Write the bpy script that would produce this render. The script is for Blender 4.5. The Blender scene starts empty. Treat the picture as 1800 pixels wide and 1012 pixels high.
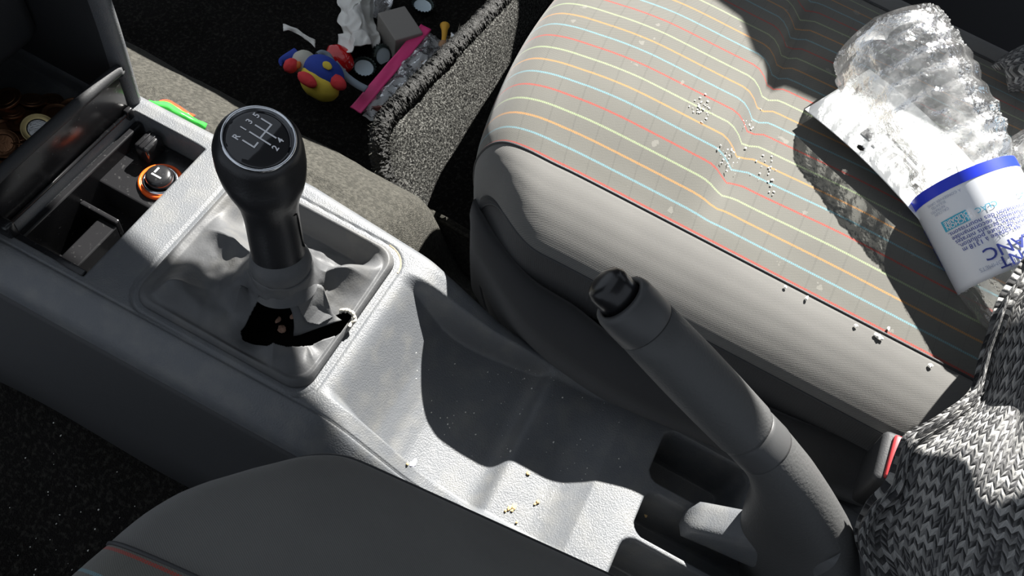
import bpy, bmesh, math, random
import numpy as np
from mathutils import Vector, Matrix, noise
random.seed(7); RNG = np.random.default_rng(7)
SC = bpy.context.scene; COL = SC.collection
PI = math.pi
# ------------------------------------------------------------------ camera (x = car right, y = car forward, z = up; metres)
F = 1450.0
_r = np.array([2150-900, -1600-506, F]); DR = _r/np.linalg.norm(_r)
DF = np.array([-.88, -.47, 0.0]); DF[2] = -(DF[:2]@DR[:2])/DR[2]; DF /= np.linalg.norm(DF)
DU = np.cross(DR, DF); CM = np.stack([DR, DF, DU])
def ray(px, py): return CM@np.array([(px-900)/F, (py-506)/F, 1.0])
CAM = -ray(470, 500)*.5696
def at(px, py, z=0.0, x=None, y=None):
    d = ray(px, py)
    t = (x-CAM[0])/d[0] if x is not None else ((y-CAM[1])/d[1] if y is not None else (z-CAM[2])/d[2])
    return CAM+d*t
cam = bpy.data.objects.new('camera', bpy.data.cameras.new('camera')); COL.objects.link(cam)
cam.data.sensor_width = 36; cam.data.lens = 36*F/1800; cam.data.clip_start = .01
cam.matrix_world = Matrix(((CM[0][0], -CM[0][1], -CM[0][2], CAM[0]), (CM[1][0], -CM[1][1], -CM[1][2], CAM[1]),
                           (CM[2][0], -CM[2][1], -CM[2][2], CAM[2]), (0, 0, 0, 1)))
SC.camera = cam
SC.view_settings.view_transform = 'Standard'; SC.view_settings.look = 'None'
SC.view_settings.gamma = 1.0; SC.view_settings.use_curve_mapping = False; SC.view_settings.exposure = 0.0
# ------------------------------------------------------------------ light
KX, KY = 1.05, -.03                                  # sun: (KX, KY, 1)
wd = bpy.data.worlds.new('sky'); SC.world = wd; wd.use_nodes = True
wd.node_tree.nodes['Background'].inputs[0].default_value = (.80, .88, 1.0, 1)
wd.node_tree.nodes['Background'].inputs[1].default_value = 0.55
sl = bpy.data.lights.new('sun', 'SUN'); sl.energy = 20; sl.angle = .009; sl.color = (1, .97, .92)
so = bpy.data.objects.new('sun', sl); COL.objects.link(so)
so.rotation_euler = Vector((KX, KY, 1)).to_track_quat('Z', 'Y').to_euler()

# ------------------------------------------------------------------ helpers
ORG = {}
def thing(name, label, cat, loc=(0, 0, 0), group=None):
    o = bpy.data.objects.new(name, None); COL.objects.link(o); o.empty_display_size = .01
    o.location = loc; ORG[o.name] = np.array(loc, float); return tag(o, label, cat, group)
def tag(o, label=None, cat=None, group=None, kind=None):
    if label: o['label'] = label
    if cat: o['category'] = cat
    if group: o['group'] = group
    if kind: o['kind'] = kind
    return o
def obj(name, V, Fc, m, parent=None, smooth=True, uv=None, label=None):
    V = np.asarray(V, float).reshape(-1, 3)
    if parent is not None: org = ORG[parent.name]
    else: org = np.array([0., 0., 0.])
    me = bpy.data.meshes.new(name); me.from_pydata((V-org).tolist(), [], [tuple(int(i) for i in f) for f in Fc])
    if uv is not None:
        uv = np.asarray(uv, float); L = me.uv_layers.new(name='UVMap')
        idx = np.empty(len(me.loops), np.int32); me.loops.foreach_get('vertex_index', idx)
        L.data.foreach_set('uv', uv[idx].ravel())
    if smooth: me.polygons.foreach_set('use_smooth', [True]*len(me.polygons))
    for mm in (m if isinstance(m, (list, tuple)) else [m]): me.materials.append(mm)
    me.update()
    o = bpy.data.objects.new(name, me); COL.objects.link(o)
    if parent is not None: o.parent = parent
    ORG[o.name] = org
    if label: o['label'] = label
    return o
def recenter(o):                                     # top-level single mesh: origin at its base centre
    me = o.data; V = np.empty(len(me.vertices)*3); me.vertices.foreach_get('co', V); V = V.reshape(-1, 3)
    c = np.array([(V[:, 0].min()+V[:, 0].max())/2, (V[:, 1].min()+V[:, 1].max())/2, V[:, 2].min()])
    me.vertices.foreach_set('co', (V-c).ravel()); me.update(); o.location = Vector(o.location)+Vector(c); ORG[o.name] = c; return o
def gridf(n, m, cu=False, cv=False):
    f = []
    for i in range(n if cu else n-1):
        for j in range(m if cv else m-1):
            a, b = i*m+j, ((i+1) % n)*m+j; f.append((a, b, ((i+1) % n)*m+(j+1) % m, i*m+(j+1) % m))
    return f
def grid(name, P, m, parent=None, cu=False, cv=False, uv=None, thick=0, smooth=True, drop=None, sub=0, label=None, off=-1):
    P = np.asarray(P, float); n, k = P.shape[:2]; fc = gridf(n, k, cu, cv)
    if drop is not None: fc = [f for f in fc if not drop[f[0]//k, f[0] % k]]
    o = obj(name, P.reshape(-1, 3), fc, m, parent, smooth, None if uv is None else np.asarray(uv).reshape(-1, 2), label)
    if sub: s = o.modifiers.new('sub', 'SUBSURF'); s.levels = s.render_levels = sub
    if thick: s = o.modifiers.new('thick', 'SOLIDIFY'); s.thickness = thick; s.offset = off
    return o
def join(parts):                                     # [(V,F)] -> one V,F
    V, Fc, n = [], [], 0
    for v, f in parts:
        v = np.asarray(v).reshape(-1, 3); V.append(v); Fc += [tuple(i+n for i in q) for q in f]; n += len(v)
    return np.concatenate(V), Fc
def frame(a):
    a = np.array(a, float); a /= np.linalg.norm(a); h = np.array([0, 0, 1.]) if abs(a[2]) < .9 else np.array([1., 0, 0])
    u = np.cross(h, a); u /= np.linalg.norm(u); return u, np.cross(a, u), a
def lathe(prof, c, axis=(0, 0, 1), n=40, caps=True, u=None):
    if u is None: u, v, a = frame(axis)
    else:
        a = np.array(axis, float); a /= np.linalg.norm(a); u = np.array(u, float); u -= a*(u@a); u /= np.linalg.norm(u); v = np.cross(a, u)
    c = np.array(c, float); V = []
    th = np.linspace(0, 2*PI, n, endpoint=False)
    for r, h in prof: V += [c+a*h+r*(math.cos(t)*u+math.sin(t)*v) for t in th]
    f = gridf(len(prof), n, False, True); f = [q[::-1] for q in f]
    if caps:
        f.append(tuple(range(n))[::-1]); k = (len(prof)-1)*n; f.append(tuple(range(k, k+n)))
    return np.array(V), f
def catmull(P, n):
    P = np.asarray(P, float); k = len(P); out = []
    Q = np.vstack([2*P[0]-P[1], P, 2*P[-1]-P[-2]])
    for t in np.linspace(0, k-1, n):
        i = min(int(t), k-2); s = t-i; a, b, c, d = Q[i:i+4]
        out.append(.5*(2*b+(c-a)*s+(2*a-5*b+4*c-d)*s*s+(3*b-a-3*c+d)*s**3))
    return np.array(out)
def tube(path, r, n=10, closed=False):
    P = np.asarray(path, float); k = len(P); V = []
    T = np.gradient(P, axis=0) if not closed else np.roll(P, -1, 0)-np.roll(P, 1, 0)
    r = np.broadcast_to(r, (k,))
    up = np.array([0, 0, 1.])
    for p, t, rr in zip(P, T, r):
        t = t/(np.linalg.norm(t)+1e-12); u = np.cross(up, t)
        if np.linalg.norm(u) < .1: u = np.cross(np.array([1., 0, 0]), t)
        u /= np.linalg.norm(u); w = np.cross(t, u)
        V += [p+rr*(math.cos(a)*u+math.sin(a)*w) for a in np.linspace(0, 2*PI, n, endpoint=False)]
    f = gridf(k, n, closed, True)
    if not closed: f += [tuple(range(n))[::-1], tuple(range((k-1)*n, k*n))]
    return np.array(V), f
def rbox(c, s, bev=.001, seg=2, ax=None):            # bevelled box; ax = 3 rows of axes
    bm = bmesh.new(); bmesh.ops.create_cube(bm, size=1)
    for v in bm.verts: v.co = Vector((v.co.x*s[0], v.co.y*s[1], v.co.z*s[2]))
    if bev: bmesh.ops.bevel(bm, geom=bm.edges[:], offset=bev, segments=seg, profile=.5, affect='EDGES')
    bm.verts.ensure_lookup_table(); bm.verts.index_update()
    V = np.array([v.co[:] for v in bm.verts]); f = [tuple(v.index for v in q.verts) for q in bm.faces]; bm.free()
    if ax is not None: V = V@np.asarray(ax, float)
    return V+np.array(c), f
def prism(poly, thick, org, X, Y, bev=.0, seg=3):    # 2-D polygon in plane (X,Y) given real thickness
    bm = bmesh.new(); X = Vector(X); Y = Vector(Y); N = X.cross(Y).normalized(); org = Vector(org)
    vs = [bm.verts.new(org+X*p[0]+Y*p[1]-N*thick/2) for p in poly]; f = bm.faces.new(vs)
    g = bmesh.ops.extrude_face_region(bm, geom=[f]); bmesh.ops.translate(bm, vec=N*thick, verts=[e for e in g['geom'] if isinstance(e, bmesh.types.BMVert)])
    bmesh.ops.recalc_face_normals(bm, faces=bm.faces[:])
    if bev: 
        ed = [e for e in bm.edges if abs((e.verts[0].co-e.verts[1].co).normalized().dot(N)) < .5]
        bmesh.ops.bevel(bm, geom=ed, offset=bev, segments=seg, profile=.5, affect='EDGES')
    bm.verts.index_update(); V = np.array([v.co[:] for v in bm.verts]); f = [tuple(v.index for v in q.verts) for q in bm.faces]; bm.free(); return V, f
def blob(c, rad, n=16, amp=.0, freq=30, ax=None, seed=0):   # lumpy ellipsoid
    V = []; m = 2*n
    for i in range(n+1):
        th = PI*i/n
        for j in range(m):
            ph = 2*PI*j/m; d = np.array([math.sin(th)*math.cos(ph), math.sin(th)*math.sin(ph), math.cos(th)])
            k = 1+amp*noise.noise(Vector(d*freq+seed)) if amp else 1
            V.append(d*np.array(rad)*k)
    V = np.array(V)
    if ax is not None: V = V@np.asarray(ax, float)
    return V+np.array(c), gridf(n+1, m, False, True)
def ss(a, b, x):
    t = np.clip((x-a)/(b-a), 0, 1); return t*t*(3-2*t)
def nz(p, s=1.0): return noise.noise(Vector((p[0]*s, p[1]*s, p[2]*s)))
def text_vf(body, size, align='CENTER', bold=0):
    c = bpy.data.curves.new('t', 'FONT'); c.body = body; c.size = size; c.align_x = align; c.align_y = 'CENTER'; c.resolution_u = 3; c.offset = bold
    o = bpy.data.objects.new('t', c); me = bpy.data.meshes.new_from_object(o)
    V = np.array([v.co[:] for v in me.vertices]).reshape(-1, 3); f = [tuple(p.vertices) for p in me.polygons]
    bpy.data.objects.remove(o); bpy.data.curves.remove(c); bpy.data.meshes.remove(me); return V, f

# ------------------------------------------------------------------ materials
class N:                                             # tiny node writer
    def __init__(s, name):
        s.m = bpy.data.materials.new(name); s.m.use_nodes = True; s.t = s.m.node_tree; s.b = s.t.nodes['Principled BSDF']; s.out = s.t.nodes['Material Output']
    def n(s, ty, **kw):
        x = s.t.nodes.new(ty)
        for k, v in kw.items():
            if k.startswith('i_'): x.inputs[int(k[2:])].default_value = v
            else: setattr(x, k, v)
        return x
    def l(s, a, b): s.t.links.new(a, b)
    def math(s, op, a, b=0.0, c=None):
        x = s.n('ShaderNodeMath', operation=op)
        for i, v in enumerate((a, b) if c is None else (a, b, c)):
            if hasattr(v, 'is_linked') or hasattr(v, 'node'): s.l(v, x.inputs[i])
            else: x.inputs[i].default_value = v
        return x.outputs[0]
    def mix(s, f, a, b):
        x = s.n('ShaderNodeMix', data_type='RGBA')
        for i, v in ((0, f), (6, a), (7, b)):
            if hasattr(v, 'node'): s.l(v, x.inputs[i])
            else: x.inputs[i].default_value = v if i == 0 else (*v, 1)
        return x.outputs[2]
    def ramp(s, f, stops, mode='LINEAR'):
        x = s.n('ShaderNodeValToRGB'); r = x.color_ramp; r.interpolation = mode
        while len(r.elements) < len(stops): r.elements.new(.5)
        for e, (p, c) in zip(r.elements, stops): e.position = p; e.color = (*c, 1)
        s.l(f, x.inputs[0]); return x.outputs[0]
    def noise(s, scale, detail=3, vec=None, rough=.5):
        x = s.n('ShaderNodeTexNoise'); x.inputs['Scale'].default_value = scale; x.inputs['Detail'].default_value = detail; x.inputs['Roughness'].default_value = rough
        if vec is None:
            if not hasattr(s, 'tc'): s.tc = s.n('ShaderNodeTexCoord')
            vec = s.tc.outputs['Object']
        s.l(vec, x.inputs['Vector']); return x
    def bump(s, h, strength, dist, prev=None):
        x = s.n('ShaderNodeBump'); x.inputs['Strength'].default_value = strength; x.inputs['Distance'].default_value = dist
        s.l(h, x.inputs['Height'])
        if prev is not None: s.l(prev, x.inputs['Normal'])
        return x.outputs[0]
def simple(name, col, rough=.5, spec=.5, bump=None, var=None, metal=0, coat=0, sheen=0, trans=0):
    q = N(name); b = q.b
    b.inputs['Base Color'].default_value = (*col, 1); b.inputs['Roughness'].default_value = rough; b.inputs['Metallic'].default_value = metal
    b.inputs['Specular IOR Level'].default_value = spec; b.inputs['Coat Weight'].default_value = coat; b.inputs['Transmission Weight'].default_value = trans
    if sheen: b.inputs['Sheen Weight'].default_value = sheen; b.inputs['Sheen Roughness'].default_value = .5
    if var:
        sc, c2, lo, hi = var; x = q.noise(sc, 5); q.l(q.mix(q.math('MULTIPLY', q.math('SUBTRACT', x.outputs[0], lo), 1/(hi-lo)), col, c2), b.inputs['Base Color'])
        q.t.nodes[-1] if False else None
        for nd in q.t.nodes:
            if nd.bl_idname == 'ShaderNodeMath': nd.use_clamp = True
    if bump:
        prev = None
        for sc, st, di in (bump if isinstance(bump[0], tuple) else (bump,)): prev = q.bump(q.noise(sc, 2).outputs[0], st, di, prev)
        q.l(prev, b.inputs['Normal'])
    return q.m
M = {}
M['plastic'] = simple('grained_grey_plastic', (.104, .110, .118), .46, .5, bump=((900, .55, .0006), (120, .15, .0008)), var=(60, (.14, .142, .14), .45, .75))
M['plastic_dark'] = simple('dark_plastic', (.035, .036, .038), .6, .4, bump=(900, .35, .0004))
M['gloss_black'] = simple('glossy_black_plastic', (.012, .012, .013), .22, .5, var=(300, (.06, .06, .06), .62, .8))
M['piano'] = simple('polished_black', (.006, .006, .008), .04, .5, coat=.6)
M['button'] = simple('satin_black_button', (.006, .006, .007), .28, .5)
M['chrome'] = simple('chrome', (.75, .77, .8), .12, .5, metal=1)
M['leather'] = simple('grey_leatherette', (.085, .087, .09), .55, .35, bump=((700, .3, .0005), (90, .25, .0015)), var=(40, (.12, .118, .112), .5, .75))
M['leather_knob'] = simple('black_leather', (.014, .014, .015), .36, .5, bump=(650, .25, .0004))
M['rubber'] = simple('soft_black_plastic', (.066, .067, .067), .55, .4, bump=(520, .5, .0007))
M['rubber_smooth'] = simple('smooth_dark_plastic', (.058, .059, .060), .45, .4, bump=(1200, .15, .0003))
M['black'] = simple('matt_black', (.006, .006, .006), .9, .1)
M['white_ink'] = simple('white_ink', (.8, .8, .82), .5, .3)
M['orange'] = simple('orange_plastic', (.9, .12, .015), .2, .5)
M['dust'] = simple('tan_dust', (.34, .27, .17), .9, .1)
M['fibre'] = simple('binding_fibre', (.13, .127, .112), .7, .2)
M['torn'] = simple('torn_fibre', (.45, .43, .38), .9, .1)
M['floor'] = simple('black_carpet', (.0088, .008, .0072), 1, .1, bump=((700, .9, .003), (60, .4, .004)), var=(250, (.035, .033, .028), .5, .75))
M['carpet_grey'] = simple('grey_needle_felt', (.040, .039, .034), 1, .1, bump=((900, .9, .002),), var=(300, (.075, .072, .062), .4, .7))
M['paper'] = simple('white_paper', (.8, .8, .79), .7, .3)
M['tissue'] = simple('tissue', (.86, .85, .80), .9, .1, bump=(160, .4, .002))
M['card_box'] = simple('grey_card', (.32, .30, .275), .8, .2)
M['roof'] = simple('headliner', (.35, .35, .34), .9, .1)
M['sun_mask_door'] = simple('door_trim', (.03, .03, .032), .7, .3)

def fabric(name, base, c2, weave=1400):
    q = N(name); b = q.b; b.inputs['Roughness'].default_value = .9; b.inputs['Specular IOR Level'].default_value = .15
    b.inputs['Sheen Weight'].default_value = .16
    uv = q.n('ShaderNodeUVMap').outputs[0]; mp = q.n('ShaderNodeMapping'); mp.inputs['Rotation'].default_value = (0, 0, .5); q.l(uv, mp.inputs[0])
    w = q.n('ShaderNodeTexWave', wave_type='BANDS', bands_direction='X'); w.inputs['Scale'].default_value = 340; w.inputs['Distortion'].default_value = .8; q.l(mp.outputs[0], w.inputs[0])
    nn = q.noise(1500, 2); n2 = q.noise(25, 3)
    f = q.math('ADD', q.math('MULTIPLY', w.outputs[1] if False else w.outputs['Fac'], .45), q.math('MULTIPLY', n2.outputs[0], .55))
    c = q.mix(f, base, c2); q.l(c, b.inputs['Base Color'])
    h = q.math('ADD', w.outputs['Fac'], q.math('MULTIPLY', nn.outputs[0], 1.2))
    q.l(q.bump(h, .22, .0006), b.inputs['Normal']); return q, c
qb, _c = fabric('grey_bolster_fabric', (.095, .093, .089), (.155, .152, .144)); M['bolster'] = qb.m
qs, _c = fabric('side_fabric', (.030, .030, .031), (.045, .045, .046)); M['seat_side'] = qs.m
def striped():
    q, base = fabric('striped_seat_fabric', (.098, .096, .086), (.135, .132, .118)); b = q.b
    uv = q.n('ShaderNodeUVMap').outputs[0]; sp = q.n('ShaderNodeSeparateXYZ'); q.l(uv, sp.inputs[0])
    jit = q.noise(700, 1, uv); wob = q.noise(9, 2, uv)
    u = q.math('ADD', sp.outputs[0], q.math('MULTIPLY', q.math('SUBTRACT', jit.outputs[0], .5), .0007))
    v = q.math('ADD', sp.outputs[1], q.math('MULTIPLY', q.math('SUBTRACT', wob.outputs[0], .5), .004))
    s = q.math('DIVIDE', q.math('SUBTRACT', u, .0012), .0148)
    fr = q.math('FRACT', s); line = q.math('LESS_THAN', fr, .125)
    k = q.math('DIVIDE', q.math('FLOORED_MODULO', q.math('FLOOR', s), 4.0), 4.0)
    colr = q.ramp(k, [(0, (.30, .05, .038)), (.2, (.13, .24, .27)), (.45, (.36, .18, .065)), (.7, (.235, .285, .165))], 'CONSTANT')
    thread = q.math('GREATER_THAN', q.math('FRACT', q.math('MULTIPLY', v, 620)), .18)
    # sewn cross ribs, with their crease shading darkened into the colour
    rv = q.math('FRACT', q.math('DIVIDE', v, .0205)); rib = q.math('LESS_THAN', rv, .055)
    c = q.mix(q.math('MULTIPLY', rib, .16), base, (.06, .06, .055))
    c = q.mix(q.math('MULTIPLY', q.math('MULTIPLY', line, thread), .9), c, colr)
    dirt = q.noise(45, 6, uv); c = q.mix(q.math('MULTIPLY', q.math('GREATER_THAN', dirt.outputs[0], .68), .25), c, (.3, .29, .26))
    q.l(c, b.inputs['Base Color'])
    old = b.inputs['Normal'].links[0].from_socket
    hb = q.math('SUBTRACT', 1.0, q.math('MULTIPLY', rib, 1.0)); q.l(q.bump(hb, .6, .0014, old), b.inputs['Normal'])
    return q.m
M['striped'] = striped()
def knit():
    q = N('black_and_white_knit'); b = q.b; b.inputs['Roughness'].default_value = .9; b.inputs['Specular IOR Level'].default_value = .1; b.inputs['Sheen Weight'].default_value = .3
    uv = q.n('ShaderNodeUVMap').outputs[0]; wob = q.noise(220, 2, uv); wb = q.n('ShaderNodeVectorMath', operation='SCALE'); wb.inputs[3].default_value = .0012
    q.l(wob.outputs['Color'], wb.inputs[0]); va = q.n('ShaderNodeVectorMath', operation='ADD'); q.l(uv, va.inputs[0]); q.l(wb.outputs[0], va.inputs[1])
    sp = q.n('ShaderNodeSeparateXYZ'); q.l(va.outputs[0], sp.inputs[0])
    U = q.math('DIVIDE', sp.outputs[0], .0062); V = q.math('DIVIDE', sp.outputs[1], .0050)
    fx = q.math('MULTIPLY', q.math('ABSOLUTE', q.math('SUBTRACT', q.math('FRACT', U), .5)), 2.0)
    V2 = q.math('SUBTRACT', V, q.math('MULTIPLY', fx, .9)); fv = q.math('FRACT', V2)
    ci = q.n('ShaderNodeCombineXYZ'); q.l(q.math('FLOOR', q.math('MULTIPLY', U, 2.0)), ci.inputs[0]); q.l(q.math('FLOOR', V2), ci.inputs[1])
    wn = q.n('ShaderNodeTexWhiteNoise', noise_dimensions='2D'); q.l(ci.outputs[0], wn.inputs['Vector'])
    par = q.math('FLOORED_MODULO', q.math('FLOOR', V2), 2.0)
    val = q.math('ADD', q.math('MULTIPLY', par, .42), q.math('MULTIPLY', wn.outputs[0], .58))
    c = q.ramp(val, [(0, (.006, .006, .007)), (.45, (.03, .03, .034)), (.54, (.22, .218, .21)), (.74, (.46, .455, .44))], 'CONSTANT')
    fz = q.noise(2500, 2, uv); c = q.mix(q.math('MULTIPLY', fz.outputs[0], .45), c, (.12, .12, .12)); q.l(c, b.inputs['Base Color'])
    h = q.math('MULTIPLY', q.math('SINE', q.math('MULTIPLY', fv, PI)), q.math('SINE', q.math('MULTIPLY', q.math('FRACT', q.math('MULTIPLY', U, 2.0)), PI)))
    h = q.math('ADD', h, q.math('MULTIPLY', fz.outputs[0], .25)); q.l(q.bump(h, .9, .0025), b.inputs['Normal']); return q.m
M['knit'] = knit()
def matpile():
    q = N('grey_flecked_carpet'); b = q.b; b.inputs['Roughness'].default_value = 1; b.inputs['Specular IOR Level'].default_value = .1
    n1 = q.noise(520, 3); n2 = q.noise(1400, 2)
    f = q.math('ADD', q.math('MULTIPLY', n1.outputs[0], .6), q.math('MULTIPLY', n2.outputs[0], .4))
    q.l(q.ramp(f, [(.40, (.005, .005, .005)), (.48, (.035, .035, .033)), (.56, (.095, .095, .086)), (.66, (.27, .265, .25))]), b.inputs['Base Color'])
    q.l(q.bump(f, 1, .006), b.inputs['Normal']); return q.m
M['pile'] = matpile()
M['binding'] = simple('overlocked_binding', (.010, .010, .009), .6, .4, bump=((600, .9, .003), (2200, .7, .001)), var=(900, (.055, .053, .045), .56, .74))
def clear(name, tint=(.96, .97, .97), haze=.10, rough=.06, bump=((60, .6, .004),), frost=(.9, .9, .9), gl=1.0, patch=0):
    q = N(name); t = q.t; t.nodes.remove(q.b)
    tr = q.n('ShaderNodeBsdfTransparent'); tr.inputs[0].default_value = (*tint, 1)
    g = q.n('ShaderNodeBsdfGlossy'); g.inputs['Roughness'].default_value = rough; g.inputs[0].default_value = (1, 1, 1, 1)
    d = q.n('ShaderNodeBsdfDiffuse'); d.inputs[0].default_value = (*frost, 1); tl = q.n('ShaderNodeBsdfTranslucent'); tl.inputs[0].default_value = (*frost, 1)
    prev = None
    for sc, st, di in bump: prev = q.bump(q.noise(sc, 3).outputs[0], st, di, prev)
    fz = q.n('ShaderNodeFresnel'); fz.inputs[0].default_value = 1.5
    for x in (g, d, tl, fz): q.l(prev, x.inputs['Normal'])
    m0 = q.n('ShaderNodeMixShader'); m0.inputs[0].default_value = .5; q.l(d.outputs[0], m0.inputs[1]); q.l(tl.outputs[0], m0.inputs[2])
    m1 = q.n('ShaderNodeMixShader'); m1.inputs[0].default_value = haze
    if patch: q.l(q.math('ADD', haze, q.math('MULTIPLY', q.math('MAXIMUM', q.math('SUBTRACT', q.noise(28, 4).outputs[0], .44), 0.0), patch)), m1.inputs[0])
    q.l(tr.outputs[0], m1.inputs[1]); q.l(m0.outputs[0], m1.inputs[2])
    m2 = q.n('ShaderNodeMixShader'); q.l(q.math('MULTIPLY', fz.outputs[0], gl), m2.inputs[0]); q.l(m1.outputs[0], m2.inputs[1]); q.l(g.outputs[0], m2.inputs[2])
    q.l(m2.outputs[0], q.out.inputs[0]); return q.m
M['pet'] = clear('clear_plastic_bottle', haze=.13, rough=.08, gl=.8, patch=2.0, bump=((45, .7, .006), (330, .5, .002)))
M['drop'] = clear('water_droplets', haze=.12, rough=.02, bump=((50, .01, .0001),), gl=2.5)
M['film'] = clear('clear_film', haze=.22, bump=((70, .8, .006),), frost=(.75, .74, .74))
def solid(n, c, r=.5, **k): M[n] = simple(n, c, r, **k)
solid('band_blue', (.01, .035, .62), .4); solid('label_white', (.78, .80, .84), .35); solid('ink_blue', (.03, .05, .30), .5); solid('ink_grey', (.38, .42, .55), .5)
solid('cyan_box', (.05, .42, .60), .45); solid('ink_paper', (.05, .05, .055), .6); solid('pink', (.90, .06, .26), .45); solid('toy_yellow', (.85, .66, .08), .85, bump=(500, .4, .001))
solid('toy_blue', (.030, .07, .42), .85, bump=(500, .4, .001)); solid('toy_red', (.88, .06, .07), .8, bump=(400, .4, .001)); solid('toy_grey', (.62, .61, .52), .85)
solid('toy_orange', (.75, .22, .05), .8); solid('strap_grey', (.24, .29, .34), .8); solid('cap_white', (.68, .80, .85), .4); solid('cap_dark', (.035, .05, .045), .35, metal=.6)
solid('red_gloss', (.65, .015, .018), .12, coat=.5); solid('elastic', (.85, .45, .05), .7); solid('tan', (.52, .29, .15), .7); solid('copper', (.34, .17, .09), .35, metal=.9, bump=(800, .3, .0004))
solid('brass', (.62, .50, .24), .35, metal=.9); solid('nickel', (.55, .56, .56), .3, metal=.95, bump=(900, .5, .0006)); solid('buckle_red', (.42, .04, .045), .35)
solid('wrap_green', (.05, .62, .06), .25); solid('wrap_red', (.75, .08, .03), .25); solid('crumb_white', (.75, .74, .68), .8); solid('crumb_tan', (.55, .38, .18), .9)
solid('crumb_pink', (.62, .38, .28), .8); solid('crumb_orange', (.55, .22, .06), .8); solid('clip_grey', (.05, .056, .06), .5); solid('label_blue', (.16, .38, .58), .5); solid('lilac', (.42, .40, .55), .7)
solid('brown_film', (.20, .07, .06), .35)

# ------------------------------------------------------------------ shell of the car: floor, tunnel carpet, unseen light-blocking roof and door
def floor_z(x, y):
    base = -.30+.0*x
    r = .27; prof = np.interp(x, [.08, .105, .125, .16, .185, .21, .235, .262, .29], [-.036, -.034, -.042, -.066, -.095, -.15, -.22, -.28, -.30])
    l = np.interp(x, [-.30, -.25, -.2, -.15, -.11, -.08], [-.30, -.30, -.295, -.27, -.24, -.22])
    prof = prof-.09*ss(-.02, -.09, y)*(x < .2)
    return np.where(x > 0, prof, l)
xs = np.concatenate([np.linspace(-.9, -.3, 12), np.linspace(-.29, -.08, 30), np.linspace(.08, .30, 70), np.linspace(.31, .88, 30)])
ys = np.linspace(-.9, .75, 150)
X, Y = np.meshgrid(xs, ys, indexing='ij'); Z = floor_z(X, Y)
for i in range(X.shape[0]):
    for j in range(X.shape[1]): Z[i, j] += .006*nz((X[i, j], Y[i, j], 0), 14)+.002*nz((X[i, j], Y[i, j], 3), 60)
nl = 42
fl = grid('floor', np.stack([X, Y, Z], -1)[nl+52:], M['floor'], thick=.01); tag(fl, kind='structure')
fl2 = grid('floor', np.stack([X, Y, Z], -1)[:nl], M['floor'], thick=.01); tag(fl2, kind='structure')
tc = grid('floor_tunnel_carpet', np.stack([X, Y, Z], -1)[nl:nl+53], M['carpet_grey'], thick=.006); tag(tc, kind='structure')
obj('shade_ceiling', *rbox((-.1, -.64, 1.2), (1.96, 1.5, .03), .01), M['roof'])['kind'] = 'structure'  # unseen roof added to block light; front edge set for the badge reflection
# unseen right door added to shape the sun; opening cut to the sunlit limits
DX = .86
def sunmap(c, y0, z0=0.0):                           # where the sunlit limit at (c, y0) crosses the door plane
    t = (DX-c)/KX; return (y0+KY*t, t)
sun_opening = [sunmap(*p) for p in ((.255, -.80), (.255, -.222), (.287, -.200), (.295, -.166), (.37, -.12), (.54, -.06), (.58, .045), (.36, .052), (.285, .058), (.262, .08), (.247, .14), (.247, .45),
                            (.02, .45), (-.025, .10), (-.062, -.08), (-.105, -.26), (-.125, -.34), (-.14, -.8))]
def sun_mask_door(x, name):
    bm = bmesh.new(); out = [(-1.35, -.3), (.6, -.3), (.6, 1.2), (-1.35, 1.2)]
    o = [bm.verts.new((x, *p)) for p in out]; w = [bm.verts.new((x, *p)) for p in sun_opening]
    eo = [bm.edges.new((o[i], o[(i+1) % 4])) for i in range(4)]; ew = [bm.edges.new((w[i], w[(i+1) % len(w)])) for i in range(len(w))]
    bmesh.ops.triangle_fill(bm, edges=eo+ew, use_beauty=True)
    bm.verts.index_update(); V = [v.co[:] for v in bm.verts]; f = [tuple(v.index for v in q.verts) for q in bm.faces]; bm.free()
    d = obj(name, V, f, M['sun_mask_door'], smooth=False); s = d.modifiers.new('t', 'SOLIDIFY'); s.thickness = .02; s.offset = 0; d['kind'] = 'structure'; return d
sun_mask_door(DX, 'sun_mask_door_1')

# ------------------------------------------------------------------ centre console
ZE = lambda y: np.interp(y, [-.60, -.29, -.27, -.245, -.20, -.15, -.12, -.10, -.085, .4], [-.036, -.036, -.040, -.046, -.050, -.036, -.018, -.006, 0, 0])
_fy = np.array([-.60, -.278, -.270, -.258, -.246, -.238, -.232, -.207, -.203, -.198, -.194, -.188, -.17, -.150, -.138, -.125, -.112, -.084, -.079, -.073, .4])
_fz = np.array([-.036, -.036, -.0385, -.045, -.0505, -.0525, -.053, -.053, -.054, -.060, -.0625, -.0635, -.0635, -.0625, -.060, -.054, -.044, -.0065, -.002, 0, 0])
ZF = lambda y: np.interp(y, _fy, _fz)
def XR(y): return np.interp(y, [-.6, -.30, -.10, .02, .2], [.078, .076, .073, .082, .080])
def XLf(y): return np.interp(y, [-.6, -.1, .2], [-.060, -.060, -.063])
def sdr(x, y, x0, x1, y0, y1, r):                    # signed distance to a rounded rectangle
    qx = np.abs(x-(x0+x1)/2)-((x1-x0)/2-r); qy = np.abs(y-(y0+y1)/2)-((y1-y0)/2-r)
    return np.hypot(np.maximum(qx, 0), np.maximum(qy, 0))+np.minimum(np.maximum(qx, qy), 0)-r
BOOT = (-.056, .069, -.066, .068, .014)
def smooth1(a, k):
    for _ in range(k): a = np.concatenate([a[:1], (a[:-2]+2*a[1:-1]+a[2:])/4, a[-1:]])
    return a
_yt = np.linspace(-.6, .4, 2001); _E = smooth1(ZE(_yt), 300); _Fz = smooth1(ZF(_yt), 24)
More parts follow.
